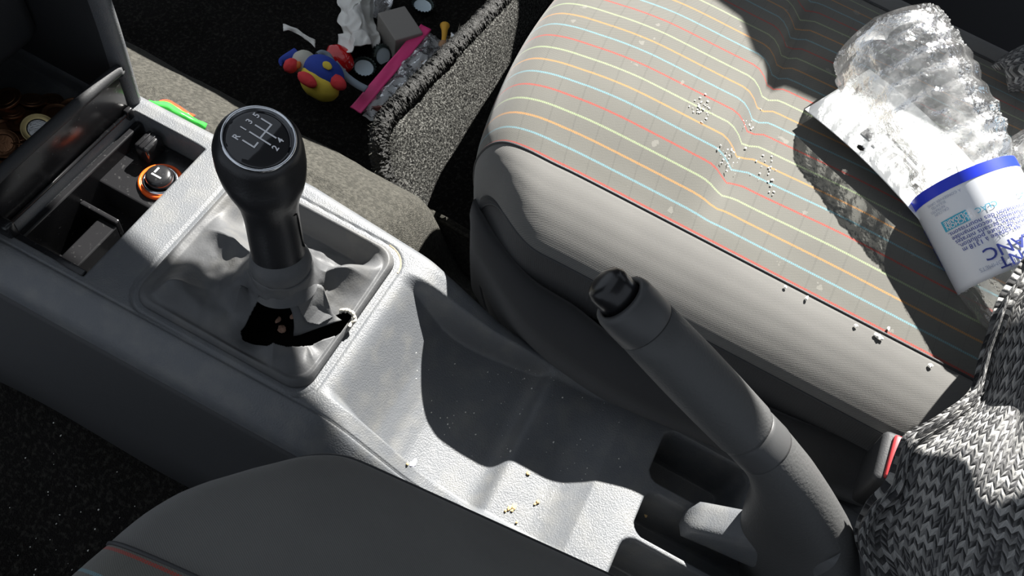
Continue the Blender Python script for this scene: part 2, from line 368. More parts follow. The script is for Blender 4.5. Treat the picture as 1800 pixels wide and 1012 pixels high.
def con_z(x, y):
    e = np.interp(y, _yt, _E); fz = np.interp(y, _yt, _Fz)
    xr = np.interp(y, [-.3, -.2, -.12, -.08], [.076, .074, .062, .058]); xl = np.interp(y, [-.3, -.2, -.12, -.08], [-.056, -.054, -.050, -.049])
    m = ss(xl, xl+.007, x)*(1-ss(xr-.006, xr+.004, x))
    z = e+np.minimum(fz-e, 0)*m
    d = sdr(x, y, *BOOT[:4], BOOT[4]); z = np.where(d < -.003, z-.03*ss(.003, .006, -d), z)
    dg = np.abs(sdr(x, y, BOOT[0]-.0045, BOOT[1]+.0045, BOOT[2]-.0045, BOOT[3]+.004, .017)); z = z-.0012*(1-ss(.0004, .0011, dg))
    for x0, x1, y0, y1, dp in ((.028, .066, -.365, -.299, .055), (-.013, .016, -.40, -.303, .06), (-.058, -.022, -.40, -.300, .06)):
        z = z-dp*ss(-.003, .002, -sdr(x, y, x0, x1, y0, y1, .007))
    d = sdr(x, y, -.0575, .0715, .1025, .1665, .002); z = np.where(d < 0, -.07*ss(0, .0012, -d), z)
    d = sdr(x, y, -.0575, .0715, .174, .30, .004); z = np.where(d < 0, -.016*ss(0, .003, -d), z)
    return z
yy = np.arange(-.52, .3001, .00125); uu = np.linspace(0, 1, 150)
Yc = np.repeat(yy[:, None], len(uu), 1); XLv = XLf(yy)[:, None]; XRv = XR(yy)[:, None]; Xc = XLv+(XRv-XLv)*uu[None]
top = np.stack([Xc, Yc, con_z(Xc, Yc)], -1)
E1 = np.interp(yy, _yt, _E)
def side(prof, x0): return np.stack([np.stack([x0+p[0], yy, E1+p[1]], -1) for p in prof], 1)
ls = side([(-.020, -.255), (-.0225, -.12), (-.0245, -.040), (-.0240, -.026), (-.0220, -.0195), (-.0195, -.0155), (-.014, -.0095), (-.007, -.0035), (-.003, -.001), (-.0014, -.001), (-.0008, -.0018)], XLf(yy))
rs = side([(.003, -.0006), (.0062, -.0028), (.0085, -.008), (.0088, -.018), (.007, -.12), (.0, -.255)], XR(yy))
body = np.concatenate([ls, top, rs], 1)
con = thing('center_console', 'grey grained plastic centre console between the two front seats', 'console', (0, -.1, -.29))
grid('console_body', body, M['plastic'], con)
ring = [(x, y) for x, y in []]
def rrect(x0, x1, y0, y1, r, n=8):
    o = []
    for cx, cy, a0 in ((x1-r, y1-r, 0), (x0+r, y1-r, PI/2), (x0+r, y0+r, PI), (x1-r, y0+r, 1.5*PI)):
        o += [(cx+r*math.cos(a0+t), cy+r*math.sin(a0+t)) for t in np.linspace(0, PI/2, n)]
    return o
rr_ = [p for p in rrect(BOOT[0]-.0045, BOOT[1]+.0045, BOOT[2]-.0045, BOOT[3]+.004, .017) if p[1] < -.02]
rr_ = [p for p in rr_ if p[0] > -.02]; rr_.sort(key=lambda p: math.atan2(p[1]+.02, p[0]-.0))
obj('trim_seam', *tube([(p[0], p[1], -.0012) for p in rr_], .0008, 6), M['dust'], con, label='tan dusty seam around the gear lever surround')
st_y = np.linspace(-.50, .30, 90); st_e = np.interp(st_y, _yt, _E); st_x = XLf(st_y)
st_p = [(-.0238, -.030), (-.0262, -.036), (-.0290, -.045), (-.036, -.08), (-.043, -.12), (-.046, -.16)]
SG_ = np.array([[(x_+q[0]-(.012*ss(.0, .25, y_) if q[1] < -.05 else 0), y_, e_+q[1]) for q in st_p] for x_, y_, e_ in zip(st_x, st_y, st_e)])
for i_ in range(90):
    SG_[i_, -1, 2] -= .03*math.sin(st_y[i_]*22+1.0)+.02; SG_[i_, -2, 2] -= .012*math.sin(st_y[i_]*22+1.0)
grid('side_trim', SG_, M['plastic_dark'], con, thick=.002, label='smooth dark side trim of the console')
obj('hole_shade_sheet', *rbox((.006, 0, -.017), (.110, .118, .003), .001), M['black'], con)  # black sheet stands in for the shade below the torn hole
# storage bin liner
lin = []
def bx(x0, x1, y0, y1, z0, z1, b=.0012): return rbox(((x0+x1)/2, (y0+y1)/2, (z0+z1)/2), (x1-x0, y1-y0, z1-z0), b)
lin += [bx(-.0565, .0705, .1035, .1655, -.066, -.056), bx(.018, .0705, .1035, .1655, -.058, -.024), bx(-.0565, .0705, .160, .1655, -.058, -.010),
        bx(-.0565, -.004, .128, .143, -.058, -.030), bx(-.0565, -.053, .1035, .1655, -.058, -.006), bx(-.004, .0, .128, .16, -.058, -.026)]
obj('storage_bin', *join(lin), M['gloss_black'], con, smooth=False)
la = bx(.050, .068, .140, .152, -.026, -.008, .002)
obj('latch', *join([la, bx(.0515, .0665, .1432, .1442, -.0085, -.0072, .0002), bx(.0515, .0665, .1475, .1485, -.0085, -.0072, .0002)]), M['gloss_black'], con)
# open lid, standing upright at the front of the bin
lid = obj('lid', *rbox((.006, .1705, .020), (.129, .004, .040), .0015), M['gloss_black'], con, label='glossy black open lid')
lp = [(-.0585, .1695, .039), (.0705, .1695, .039)]
obj('lid_edge', *tube(catmull([(-.059, .1705, .0392), (.0, .1705, .0402), (.066, .1705, .0395), (.0715, .1705, .036)], 24), .0042, 12), M['plastic_dark'], lid)
obj('hinge', *join([tube([(-.055, .1672, .001), (.066, .1672, .001)], .0015, 8), bx(.0635, .0695, .164, .169, -.004, .006, .001), bx(-.060, -.052, .158, .169, -.006, .012, .002), bx(-.0585, -.053, .104, .16, -.006, -.0005, .001)]), M['gloss_black'], lid)
# lighter socket ring stays with the console, the lighter lifts out
LC = np.array([.041, .1235, -.024])
sock = obj('lighter_socket', *lathe([(.0158, -.001), (.0162, .002), (.0150, .0034), (.0135, .0026), (.0135, -.001)], LC, caps=False), M['orange'], con, label='orange lighter socket ring')
lt = thing('cigarette_lighter', 'black push-in cigarette lighter with chrome collar in an orange socket', 'lighter', LC)
obj('collar', *lathe([(.0132, .0), (.0134, .003), (.0122, .0045), (.0105, .0040), (.0100, .001)], LC, caps=False), M['chrome'], lt)
obj('lighter_knob', *lathe([(.0098, -.002), (.0098, .008), (.0092, .0098), (.0075, .0108), (.004, .0112), (.0005, .0112)], LC), M['gloss_black'], lt)
sy = join([bx(LC[0]-.0030, LC[0]-.0018, LC[1]-.004, LC[1]+.004, LC[2]+.0111, LC[2]+.0115, 0), rbox((LC[0]+.002, LC[1]+.003, LC[2]+.0113), (.005, .0014, .0004), 0)])
obj('lighter_symbol', *sy, M['white_ink'], lt, smooth=False)

# ------------------------------------------------------------------ gear lever
P0 = at(492, 455, .052); P1 = at(455, 262, .128); AX = P1-P0; AX /= np.linalg.norm(AX)
gl = thing('gear_lever', 'black leather gear lever with round shift-pattern knob and torn grey gaiter', 'gear lever', (P0[0], P0[1], 0))
NB = np.array([-.10, -.16, 1.0]); NB = NB/np.linalg.norm(NB)
HT = np.linalg.norm(P1-P0)
def swept(prof, n=48):                               # lathe whose axis bends from AX to NB near the head
    V = []
    for r, h in prof:
        k = ss(.35*HT, HT, np.array(h)); a = AX*(1-k)+NB*k; a /= np.linalg.norm(a); u = np.cross((0, 1., 0), a); u /= np.linalg.norm(u); v = np.cross(a, u)
        c = P0+AX*min(h, HT)+NB*max(0, h-HT)
        V += [c+r*(math.cos(t)*u+math.sin(t)*v) for t in np.linspace(0, 2*PI, n, endpoint=False)]
    return np.array(V), [q[::-1] for q in gridf(len(prof), n, False, True)]
prof = [(.0155, -.012), (.0162, -.004), (.0166, .006), (.0165, .018), (.0163, .028), (.0164, .036), (.0174, .044), (.0195, .051), (.0222, .058), (.0245, .066), (.0256, .074), (.0255, .081), (.0243, .0875), (.0225, .0915), (.0205, .0935), (.0200, .0935)]
sc_ = (HT+.012)/.0935
prof = [(r, h*sc_) for r, h in prof]
TOPH = prof[-1][1]; TC = P0+AX*HT+NB*(TOPH-HT)
kb = obj('gear_knob', *swept(prof), M['leather_knob'], gl)
bu = np.cross((0, 1., 0), NB); bu /= np.linalg.norm(bu); bv = np.cross(NB, bu)
obj('chrome_ring', *lathe([(.0206, -.001), (.0206, .0008), (.0199, .0016), (.0189, .0011), (.0188, -.001)], TC, NB, 60, False), M['chrome'], kb)
obj('badge', *lathe([(.0190, -.001), (.0190, .0005), (.015, .0008), (.008, .0010), (.0004, .0011)], TC, NB, 60), M['piano'], kb, label='glossy black shift-pattern disc')
def badge(parts, name, m):
    V, f = join(parts); r = np.hypot(V[:, 0], V[:, 1])
    W = TC+V[:, :1]*bu+V[:, 1:2]*bv+(.00145-.0005*(r/.019)**2)[:, None]*NB
    return obj(name, W, f, m, kb, smooth=False)
def seg2(x0, y0, x1, y1, w=.00095):
    d = np.array([x1-x0, y1-y0]); d /= np.linalg.norm(d); n_ = np.array([-d[1], d[0]])*w/2; e = d*w/2
    a, b = np.array([x0, y0])-e, np.array([x1, y1])+e
    return np.array([[*(a-n_), 0], [*(b-n_), 0], [*(b+n_), 0], [*(a+n_), 0]]), [(0, 1, 2, 3)]
G = .0054; Yo = -.0008
gp = [seg2(0, Yo-.0064, 0, Yo+.0064), seg2(G, Yo-.0064, G, Yo+.0064), seg2(0, Yo, 2*G, Yo), seg2(2*G, Yo, 2*G, Yo+.0062), seg2(-1.2*G, Yo-.0006, -1.2*G, Yo+.0064), seg2(-1.2*G, Yo-.0006, -.58*G, Yo-.0006)]
badge(gp, 'shift_pattern', M['white_ink'])
tp = []
for ch, x, y in (('R', -1.25*G, .0096), ('1', -.03*G, .0096), ('3', 1.0*G, .0096), ('5', 2.02*G, .0088), ('2', 0, -.0108), ('4', G*1.03, -.0102)):
    v, f = text_vf(ch, .0052, bold=.00012); tp.append((v+np.array([x, y, 0]), f))
badge(tp, 'gear_numerals', M['white_ink'])
# sleeve panel seam
sv = []
def onsleeve(ang, h, r): 
    u = np.cross((0, 1., 0), AX); u /= np.linalg.norm(u); v = np.cross(AX, u); return P0+AX*h+r*(math.cos(ang)*u+math.sin(ang)*v)
pts = [onsleeve(math.radians(-128), .041*sc_, .0167), onsleeve(math.radians(-90), .040*sc_, .0167), onsleeve(math.radians(-76), .036*sc_, .0163), onsleeve(math.radians(-74), .018*sc_, .0164), onsleeve(math.radians(-66), .011*sc_, .0166), onsleeve(math.radians(-20), .013*sc_, .0166)]
obj('sleeve_seam', *tube(catmull(pts, 40), .0006, 6), M['black'], gl)
# gaiter: leatherette skirt, torn open behind the lever
nr, nt = 90, 360
A0 = P0-AX*.006
th = np.linspace(0, 2*PI, nt, endpoint=False)
def rect_r(t, x0, x1, y0, y1, r, cx, cy):            # distance from (cx,cy) to the rounded rectangle along angle t
    lo, hi = 0, .2
    for _ in range(30):
        md = (lo+hi)/2
        if sdr(np.array(cx+md*math.cos(t)), np.array(cy+md*math.sin(t)), x0, x1, y0, y1, r) < 0: lo = md
        else: hi = md
    return lo
P = np.zeros((nr, nt, 3)); drop = np.zeros((nr, nt), bool)
rk = np.linspace(0, 1, nr)
def bumpf(t, t0, w): d = (t-t0+PI) % (2*PI)-PI; return math.exp(-(d/w)**2)
D2 = math.radians
HOLE = [at(*p, .010)[:2] for p in ((424, 588), (470, 611), (505, 616), (545, 604), (590, 586), (617, 573), (625, 560), (612, 545), (598, 551), (560, 574), (540, 575), (520, 560), (498, 548), (462, 552), (436, 566), (422, 578))]
def inside(p):
    c = False; n_ = len(HOLE)
    for i_ in range(n_):
        (x1, y1), (x2, y2) = HOLE[i_], HOLE[i_-1]
        if (y1 > p[1]) != (y2 > p[1]) and p[0] < (x2-x1)*(p[1]-y1)/(y2-y1)+x1: c = not c
    return c
for j, t in enumerate(th):
    R = rect_r(t, *BOOT, A0[0], A0[1])
    for i, k in enumerate(rk):
        r = .0195+(R-.0195)*(k**1.2)
        z = np.interp(k, [0, .06, .14, .24, .36, .5, .66, .8, .88, .94, .975, 1], [.050, .042, .032, .023, .017, .013, .010, .007, .0055, .0075, .0055, .0005])
        f = math.sin(PI*min(1, max(0, (k-.04)/.9)))
        g_ = lambda k0, w: math.exp(-((k-k0)/w)**2)
        dgr = (math.degrees(t)+180) % 360-180
        tent = lambda d0, w: math.exp(-abs((dgr-d0+180) % 360-180)/w)
        z += f*(.030*tent(122, 11)*g_(.76, .17)+.032*tent(150, 9)*g_(.25, .12)+.020*tent(-46, 14)*g_(.5, .35)
                -.010*bumpf(t, D2(178), .22)*g_(.6, .3)+.012*tent(205, 10)-.009*bumpf(t, D2(235), .2)*g_(.7, .2)+.010*tent(-125, 9)*g_(.8, .2)
                -.012*bumpf(t, D2(-66), .10)*g_(.2, .07)+.006*bumpf(t, D2(-85), .25)*g_(.85, .1)+.014*tent(78, 9)*g_(.5, .35))
        win_ = float(ss(-42, -18, np.array(dgr))*(1-ss(52, 74, np.array(dgr))))
        z -= win_*(.024*float(1-ss(.70, .93, np.array(k)))*float(ss(.12, .55, np.array(k))))
        z = max(z, -.011)
        x, y = A0[0]+r*math.cos(t), A0[1]+r*math.sin(t)
        z += .0022*f*nz((x, y, 0), 55)+.001*f*nz((x, y, 2), 140)
        w = max(0, 1-k/.3); x += w*.0012*nz((x, y, z), 180); r2 = 1
        P[i, j] = (x, y, z)
        drop[i, j] = k < .93 and k > .1 and inside((x, y))
ga = grid('gaiter', P, M['leather'], gl, cv=True, drop=drop, thick=.0012)
obj('gaiter_collar', *lathe([(.0162, .004), (.0185, .001), (.0198, -.004), (.0190, -.010), (.0178, -.015), (.0186, -.020), (.0206, -.026)], A0+AX*.008, AX, 40, False), M['leather'], gl)
# hanging torn flap and frayed edge behind the lever
fp = np.array([[at(492, 512, .030), at(528, 502, .034), at(563, 500, .030), at(575, 520, .024)], [at(512, 542, .022), at(535, 535, .026), at(560, 530, .022), at(582, 545, .014)], [at(518, 568, .013), at(530, 562, .016), at(552, 556, .013), at(592, 556, .010)], [at(518, 590, .006), at(524, 588, .008), at(548, 580, .008), at(600, 562, .008)]])
fg = np.array([catmull(r_, 14) for r_ in fp]); fg = np.array([catmull(fg[:, j], 14) for j in range(14)])
grid('torn_flap', fg, M['leather'], gl, thick=.0012)
fr_ = catmull([at(596, 548, .010), at(608, 543, .012), at(620, 549, .011), at(625, 560, .009), at(614, 572, .008)], 26)
fr_ += RNG.normal(0, .0006, fr_.shape)
obj('frayed_edge', *tube(fr_, .0013, 7), M['torn'], gl, label='frayed pale edge of the torn gaiter')

# ------------------------------------------------------------------ handbrake
HX = .020
T0 = at(1090, 525, x=HX); T1 = at(1345, 790, x=HX); AH = T1-T0; LH = np.linalg.norm(AH); AH /= LH
hb = thing('handbrake', 'dark grey handbrake lever pulled up beside the passenger seat', 'handbrake', (HX, -.40, -.04))
obj('release_button', *lathe([(.0004, -.0155), (.006, -.0152), (.0098, -.0138), (.0114, -.0112), (.0116, -.008), (.0116, .012)], T0, AH, 40), M['button'], hb, label='glossy black release button')
obj('end_collar', *lathe([(.0122, .002), (.0128, -.0005), (.0155, .0), (.0166, .003), (.0170, .012), (.0170, .0208), (.0166, .0214), (.012, .0214)], T0, AH, 44, False), M['rubber_smooth'], hb)
obj('grip', *lathe([(.0150, .0215), (.0168, .0220), (.0174, .035), (.0180, .06), (.0181, .085), (.0178, LH-.022), (.0172, LH-.0195), (.0150, LH-.019)], T0, AH, 44, False), M['rubber'], hb)
obj('ferrule', *lathe([(.0150, LH-.020), (.0168, LH-.019), (.0172, LH-.016), (.0174, LH-.002), (.0170, LH), (.015, LH)], T0, AH, 44, False), M['rubber_smooth'], hb)
# the arm: oval sections following the curve down into the console
arm = [(LH-.001, 0, .0168, .0168), (LH+.012, -.001, .0178, .0172), (LH+.03, -.003, .022, .0185), (LH+.05, -.007, .029, .0205), (LH+.075, -.013, .037, .0230), (LH+.105, -.022, .044, .0255), (LH+.14, -.038, .048, .028), (LH+.18, -.06, .05, .029)]
nv = np.array([0, AH[2], -AH[1]]); nv = nv if nv[2] > 0 else -nv
VA = []
arm_t = np.array(catmull([np.array(a_) for a_ in arm], 40))
for h, dz, rz, rx in arm_t:
    c = T0+AH*h+nv*(dz-(rz-.0168)*.95)+np.array([.25*(rx-.0168), 0, 0])
    for t in np.linspace(0, 2*PI, 44, endpoint=False):
        ct, st = math.cos(t), math.sin(t); e = .95
        VA.append(c+np.array([1, 0, 0])*rx*math.copysign(abs(ct)**e, ct)+nv*rz*math.copysign(abs(st)**e, st))
obj('lever_arm', np.array(VA), gridf(len(arm_t), 44, False, True), M['rubber'], hb)
# boxy nose of the lever shroud pointing forward
VN = []
n0 = np.array([.0125, -.331, -.036]); n1 = np.array([.0155, -.41, .004])
for k in np.linspace(0, 1, 20):
    c = n0*(1-k)+n1*k; g = min(1, k*14+.25)**.5; w = (.012+.004*k)*g; h = (.011+.024*k)*g
    for t in np.linspace(0, 2*PI, 40, endpoint=False):
        ct, st = math.cos(t), math.sin(t); VN.append(c+np.array([w*math.copysign(abs(ct)**.55, ct), 0, h*math.copysign(abs(st)**.5, st)]))
VN = np.array(VN); fN = gridf(20, 40, False, True)+[tuple(range(40))]
obj('lever_shroud', VN, fN, M['plastic'], hb)

# ------------------------------------------------------------------ seats
SQ = .925
def lift(z): return CAM[2]-(CAM[2]-z)*SQ
def atS(px, py, z): return at(px, py, lift(z))
def seat(name, label, mirror=False, dx=0., dy=0., dz=0.):
    xc = .363
    path = catmull([(-.085, -.16), (-.030, -.13), (-.008, -.095), (0, -.060), (-.005, -.032), (-.018, -.013), (-.038, -.004), (-.065, -.001), (-.10, 0), (-.2, .0), (-.3, 0), (-.4, 0), (-.52, .0)], 190)
    seglen = np.concatenate([[0], np.cumsum(np.linalg.norm(np.diff(path, axis=0), axis=1))])
    sec = [(.150, -.165), (.142, -.13), (.136, -.09), (.131, -.05), (.1275, -.02), (.1255, -.002), (.1245, .006), (.1275, .0118), (.135, .0180), (.146, .0245), (.159, .0298), (.173, .0328), (.1855, .0335), (.1865, .0325), (.20, .0345), (.23, .037), (.27, .039), (.32, .040), (xc, .0403)]
    sec = np.array(sec); SEG = [0]
    if mirror: sec[9:18, 0] += np.array([.004, .012, .024, .036, .036, .034, .028, .018, .008])
    fine = []; tags = []
    for i in range(len(sec)-1):
        nsub = 2 if i < 6 else (3 if i < 12 else (1 if i == 12 else 6))
        for q in range(nsub): fine.append(sec[i]+(sec[i+1]-sec[i])*q/nsub); tags.append(0 if i < 6 else (1 if i < 12 else (2 if i == 12 else 3)))
    fine.append(sec[-1]); half = np.array(fine); iP = tags.index(1); iS = tags.index(2); iC = tags.index(3)
    full = np.concatenate([half, np.stack([2*xc-half[:-1, 0], half[:-1, 1]], -1)[::-1]]); nF = len(full); nH = len(half)
    G_ = np.zeros((len(path), nF, 3)); UV = np.zeros((len(path), nF, 2))
    rolls = ss(-.05, 0.0, path[:, 0])
    for i, (py, pz) in enumerate(path):
        back = 1-ss(.05, .30, -py)
        low = ss(.0, .10, -pz)
        for j, (x, z) in enumerate(full):
            ax = abs(x-xc); sg = 1 if x > xc else -1
            yf = -.042-.78*min(ax, .25)**2; yy_ = py+yf*back-.042*(1-back)
            zz = z+pz
            e = max(0, ax-.15)/.09; fwd = 1 if i > 20 else 1
            xx = xc+sg*(ax-.040*min(1.2, e)**1.5*(ss(-.075, .004, py)**1.5)*1.0)
            if z < .004:                             # side: do not roll twice
                zz = z+pz*.45 if pz > -.2 else zz
                yy_ = min(yy_, yf-.0)
            if ax < xc-sec[12, 0]:                   # centre panel: thick front cushion, then a groove across
                fade = 1-ss(.085, .178, ax)
                s_ = -yy_
                zz += fade*(.009*(1-ss(.232, .252, s_))*ss(.06, .16, s_)-.006*math.exp(-((s_-.2535)/.006)**2)+.003*ss(.26, .36, s_))
                zz += fade*.002*nz((xx, yy_, 0), 11)
            G_[i, j] = (xx+0, yy_, zz); UV[i, j] = (x-sec[13, 0], seglen[i])
    G_ = G_*SQ+np.array([-.0163, -.0145, .0389])
    if mirror: G_[..., 0] = 2*.004-G_[..., 0]
    if mirror: G_[..., 0] -= .085*(G_[..., 1]+.09)
    G_ += np.array([dx, dy, dz])
    s = thing(name, label, 'car seat', (G_[:, nH-1, 0].mean(), G_[:, nH-1, 1].mean(), -.30))
    def put(nm, a, b, m): return grid(nm, G_[:, a:b], m, s, uv=UV[:, a:b])
    put('center_panel', iC, nF-iC, M['striped'])
    put('side_bolster', iP, iC+1, M['bolster']); put('side_bolster', nF-iC-1, nF-iP, M['bolster'])
    rr = 26
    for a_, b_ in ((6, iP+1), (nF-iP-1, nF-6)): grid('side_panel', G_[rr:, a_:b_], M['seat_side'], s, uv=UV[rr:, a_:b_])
    for jc, r_ in ((iS, .0011), (iP, .0010), (nF-1-iS, .0011), (nF-1-iP, .0010)):
        obj('seam_piping', *tube(G_[12:, jc], r_, 6), M['plastic_dark'], s)
    xa, xb = G_[60, 4, 0], G_[60, nF-5, 0]
    b0 = min(xa, xb)+.012; b1 = max(xa, xb)-.012
    obj('seat_base', *rbox(((b0+b1)/2, -.36+dy, -.18), (b1-b0-.07, .36, .20), .03, 4), M['plastic_dark'], s)
    rx = .094 if not mirror else -.086
    obj('seat_rail', *join([rbox((rx+dx, -.34, -.10), (.012, .40, .010), .003), rbox((rx+dx, -.42, -.062), (.014, .12, .008), .002)]), M['plastic_dark'], s)
    return s, G_
def seat_trim(s):
    l1 = [(832, 352), (847, 386), (871, 425), (934, 498), (1007, 546), (1085, 605), (1200, 660), (1400, 745), (1560, 800)]
    l2 = [(829, 391), (827, 435), (847, 473), (910, 566), (983, 630), (1090, 700), (1220, 760), (1400, 835), (1560, 890)]
    A = catmull([at(x, y, .012) for x, y in l1], 80); Bm = catmull([at(.5*a[0]+.5*b[0]-5, .5*a[1]+.5*b[1]+6, .002) for a, b in zip(l1, l2)], 80); Cc = catmull([at(*b, -.018) for b in l2], 80)
    D = Cc+np.array([.018, 0, -.06]); A0_ = A+np.array([.012, 0, -.012]); E_ = D+np.array([.02, 0, -.06])
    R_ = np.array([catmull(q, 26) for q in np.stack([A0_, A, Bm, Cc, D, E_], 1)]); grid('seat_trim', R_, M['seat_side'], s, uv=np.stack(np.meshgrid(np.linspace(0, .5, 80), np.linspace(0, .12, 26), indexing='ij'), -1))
seatP, GP = seat('passenger_seat', 'sunlit passenger seat cushion with coloured stripes and grey bolsters')
seat_trim(seatP)
seatD, GD = seat('driver_seat', 'shaded driver seat cushion with dark bolster at the bottom of the photo', True, -.008, .030, .02)

# ------------------------------------------------------------------ dashboard: lower centre stack with coin tray
da = thing('dashboard', 'dark lower dashboard around the coin tray in front of the open lid', 'dashboard', (0, .25, 0))
ck = catmull([(.1685, -.02), (.167, .0), (.168, .04), (.170, .08), (.176, .14), (.186, .22), (.195, .30)], 30)
VC = []
for y0, z0 in ck:
    for q, (dx_, dy_) in enumerate(((.0, .30), (.0, .012), (.0008, .005), (.003, .0015), (.0065, 0), (.010, .0015), (.0122, .005), (.013, .012), (.013, .30))): VC.append((.0725+dx_+.04*max(0, z0), y0+dy_, z0))
VC = np.array(VC).reshape(len(ck), 9, 3); grid('shade_dark_cheek', VC[:, :2], M['plastic_dark'], da); grid('cheek_edge', VC[:, 1:], M['plastic'], da, label='grained grey edge of the centre stack beside the shade-darkened face')  # inner cheek face coloured dark to stand in for its shade
obj('stack_face', *join([bx(-.09, .074, .235, .30, .03, .30, .012), bx(-.09, -.075, .172, .30, -.02, .3, .004), bx(-.08, .073, .295, .31, -.02, .06, .003)]), M['plastic_dark'], da)
# coins in the tray
def coin(r, h, ma, mb=None, lab='', grp=None, name='coin', c=(0, 0, 0)):
    t = thing(name, lab, 'coin', c, grp); c = np.array(c)
    obj('rim', *lathe([(r*.62, .0), (r*.98, 0), (r, h*.2), (r, h*.8), (r*.98, h), (r*.93, h*1.02), (r*.90, h*.9), (r*.62, h*.88)], c, n=36, caps=False), ma, t)
    obj('disc', *lathe([(.0003, 0), (r*.64, .0), (r*.645, h*.9), (r*.55, h*.93), (r*.3, h*.96), (.0003, h*.96)], c, n=32, caps=False), mb or ma, t)
    return t
c0 = at(68, 228, .001)
eu = coin(.0118, .0023, M['brass'], M['nickel'], 'two-tone gold and silver coin, brightest in the coin tray', name='coin', c=(c0[0], c0[1], c0[2]))
eu.rotation_euler = (.25, -.25, .3)
v_, f_ = text_vf('1', .011); v2, f2 = text_vf('EURO', .004)
vv, ff = join([(v_+np.array([-.002, .0005, 0]), f_), (v2+np.array([.002, -.004, 0]), f2)])
d_ = obj('coin_numeral', vv+np.array([0, 0, .0023])+np.array([c0[0], c0[1], c0[2]]), ff, M['nickel'], eu, smooth=False)
proto = None
def copy_tree(o, parent=None):
    c = o.copy(); COL.objects.link(c); c.parent = parent
    for ch in list(o.children): copy_tree(ch, c)
    return c
cop = coin(.0095, .0017, M['copper'], None, 'small brown copper coin lying in the shaded coin tray', 'copper coins in the tray', c=(0, 0, 0))
spots = [(15, 262), (30, 285), (8, 225), (20, 195), (45, 190), (75, 195), (100, 200), (120, 205), (60, 262), (2, 300), (35, 235), (95, 235), (85, 180), (130, 190), (55, 175), (10, 172), (115, 220), (150, 200), (5, 250), (40, 210)]
for i, (px, py) in enumerate(spots):
    o = cop if i == 0 else copy_tree(cop)
    p = at(px, py, -.012+.004*(i % 4)); o.location = (p[0], p[1], p[2]-.002); o.rotation_euler = (random.uniform(-.3, .3), random.uniform(-.3, .3), random.uniform(0, 6)); s_ = random.choice([.9, 1.0, 1.15]); o.scale = (s_, s_, s_)

# ------------------------------------------------------------------ floor mat propped against the passenger seat
ridge = catmull([at(962, -90, -.090), at(895, -5, -.090), at(820, 75, -.090), at(745, 150, -.090), at(693, 205, -.094), at(676, 245, -.10), at(683, 300, -.118), at(705, 360, -.135), at(728, 400, -.15)], 110)
lower = catmull([at(1020, -80, -.125), at(962, 10, -.125), at(908, 95, -.128), at(862, 168, -.132), at(828, 222, -.137), at(795, 275, -.143), at(770, 318, -.15), at(752, 360, -.156), at(740, 402, -.16)], 110)
mp_ = np.zeros((110, 40, 3))
for i in range(110):
    for j in range(40):
        k = j/39; p = ridge[i]*(1-k)+lower[i]*k; p = p+np.array([0, 0, .012*math.sin(PI*k)**.8*min(1, (110-i)/30)]); p[2] += .004*nz(p, 25)
        mp_[i, j] = p
fm = thing('floor_mat', 'grey flecked carpet floor mat with dark bound edge propped before the passenger seat', 'floor mat', (.25, -.05, -.2))
grid('pile', mp_, M['pile'], fm, thick=.008)
rb = []
bd = ridge.copy()
for i in range(len(bd)): bd[i] += np.array([-.003, .004, .001])
Vb, fb = tube(catmull(bd, 700), .0092, 16); 
Vb = Vb+np.array([[.0012*math.sin(k//16*1.9)]*3 for k in range(len(Vb))])+RNG.normal(0, .0005, Vb.shape)
obj('edge_binding', Vb, fb, M['binding'], fm, label='dark overlocked edge binding')
hairs = []
for k in range(650):                                 # loose fibres of the binding
    i = random.randrange(0, 109); c = bd[i]; a = random.uniform(0, PI)
    d = np.array([random.gauss(0, 1), random.gauss(0, 1), random.gauss(.6, .8)]); d /= np.linalg.norm(d); t_ = bd[min(i+1, 109)]-bd[i]; b = c+t_*random.random()+d*.0084; e = b+(d*.6+np.array([random.gauss(0, .6), random.gauss(0, .6), random.gauss(0, .4)]))*.0045
    hairs.append((np.array([b-.0002, b+.0002, e]), [(0, 1, 2)]))
o = obj('loose_fibres', *join(hairs), M['fibre'], fm, smooth=False); o['kind'] = 'stuff'

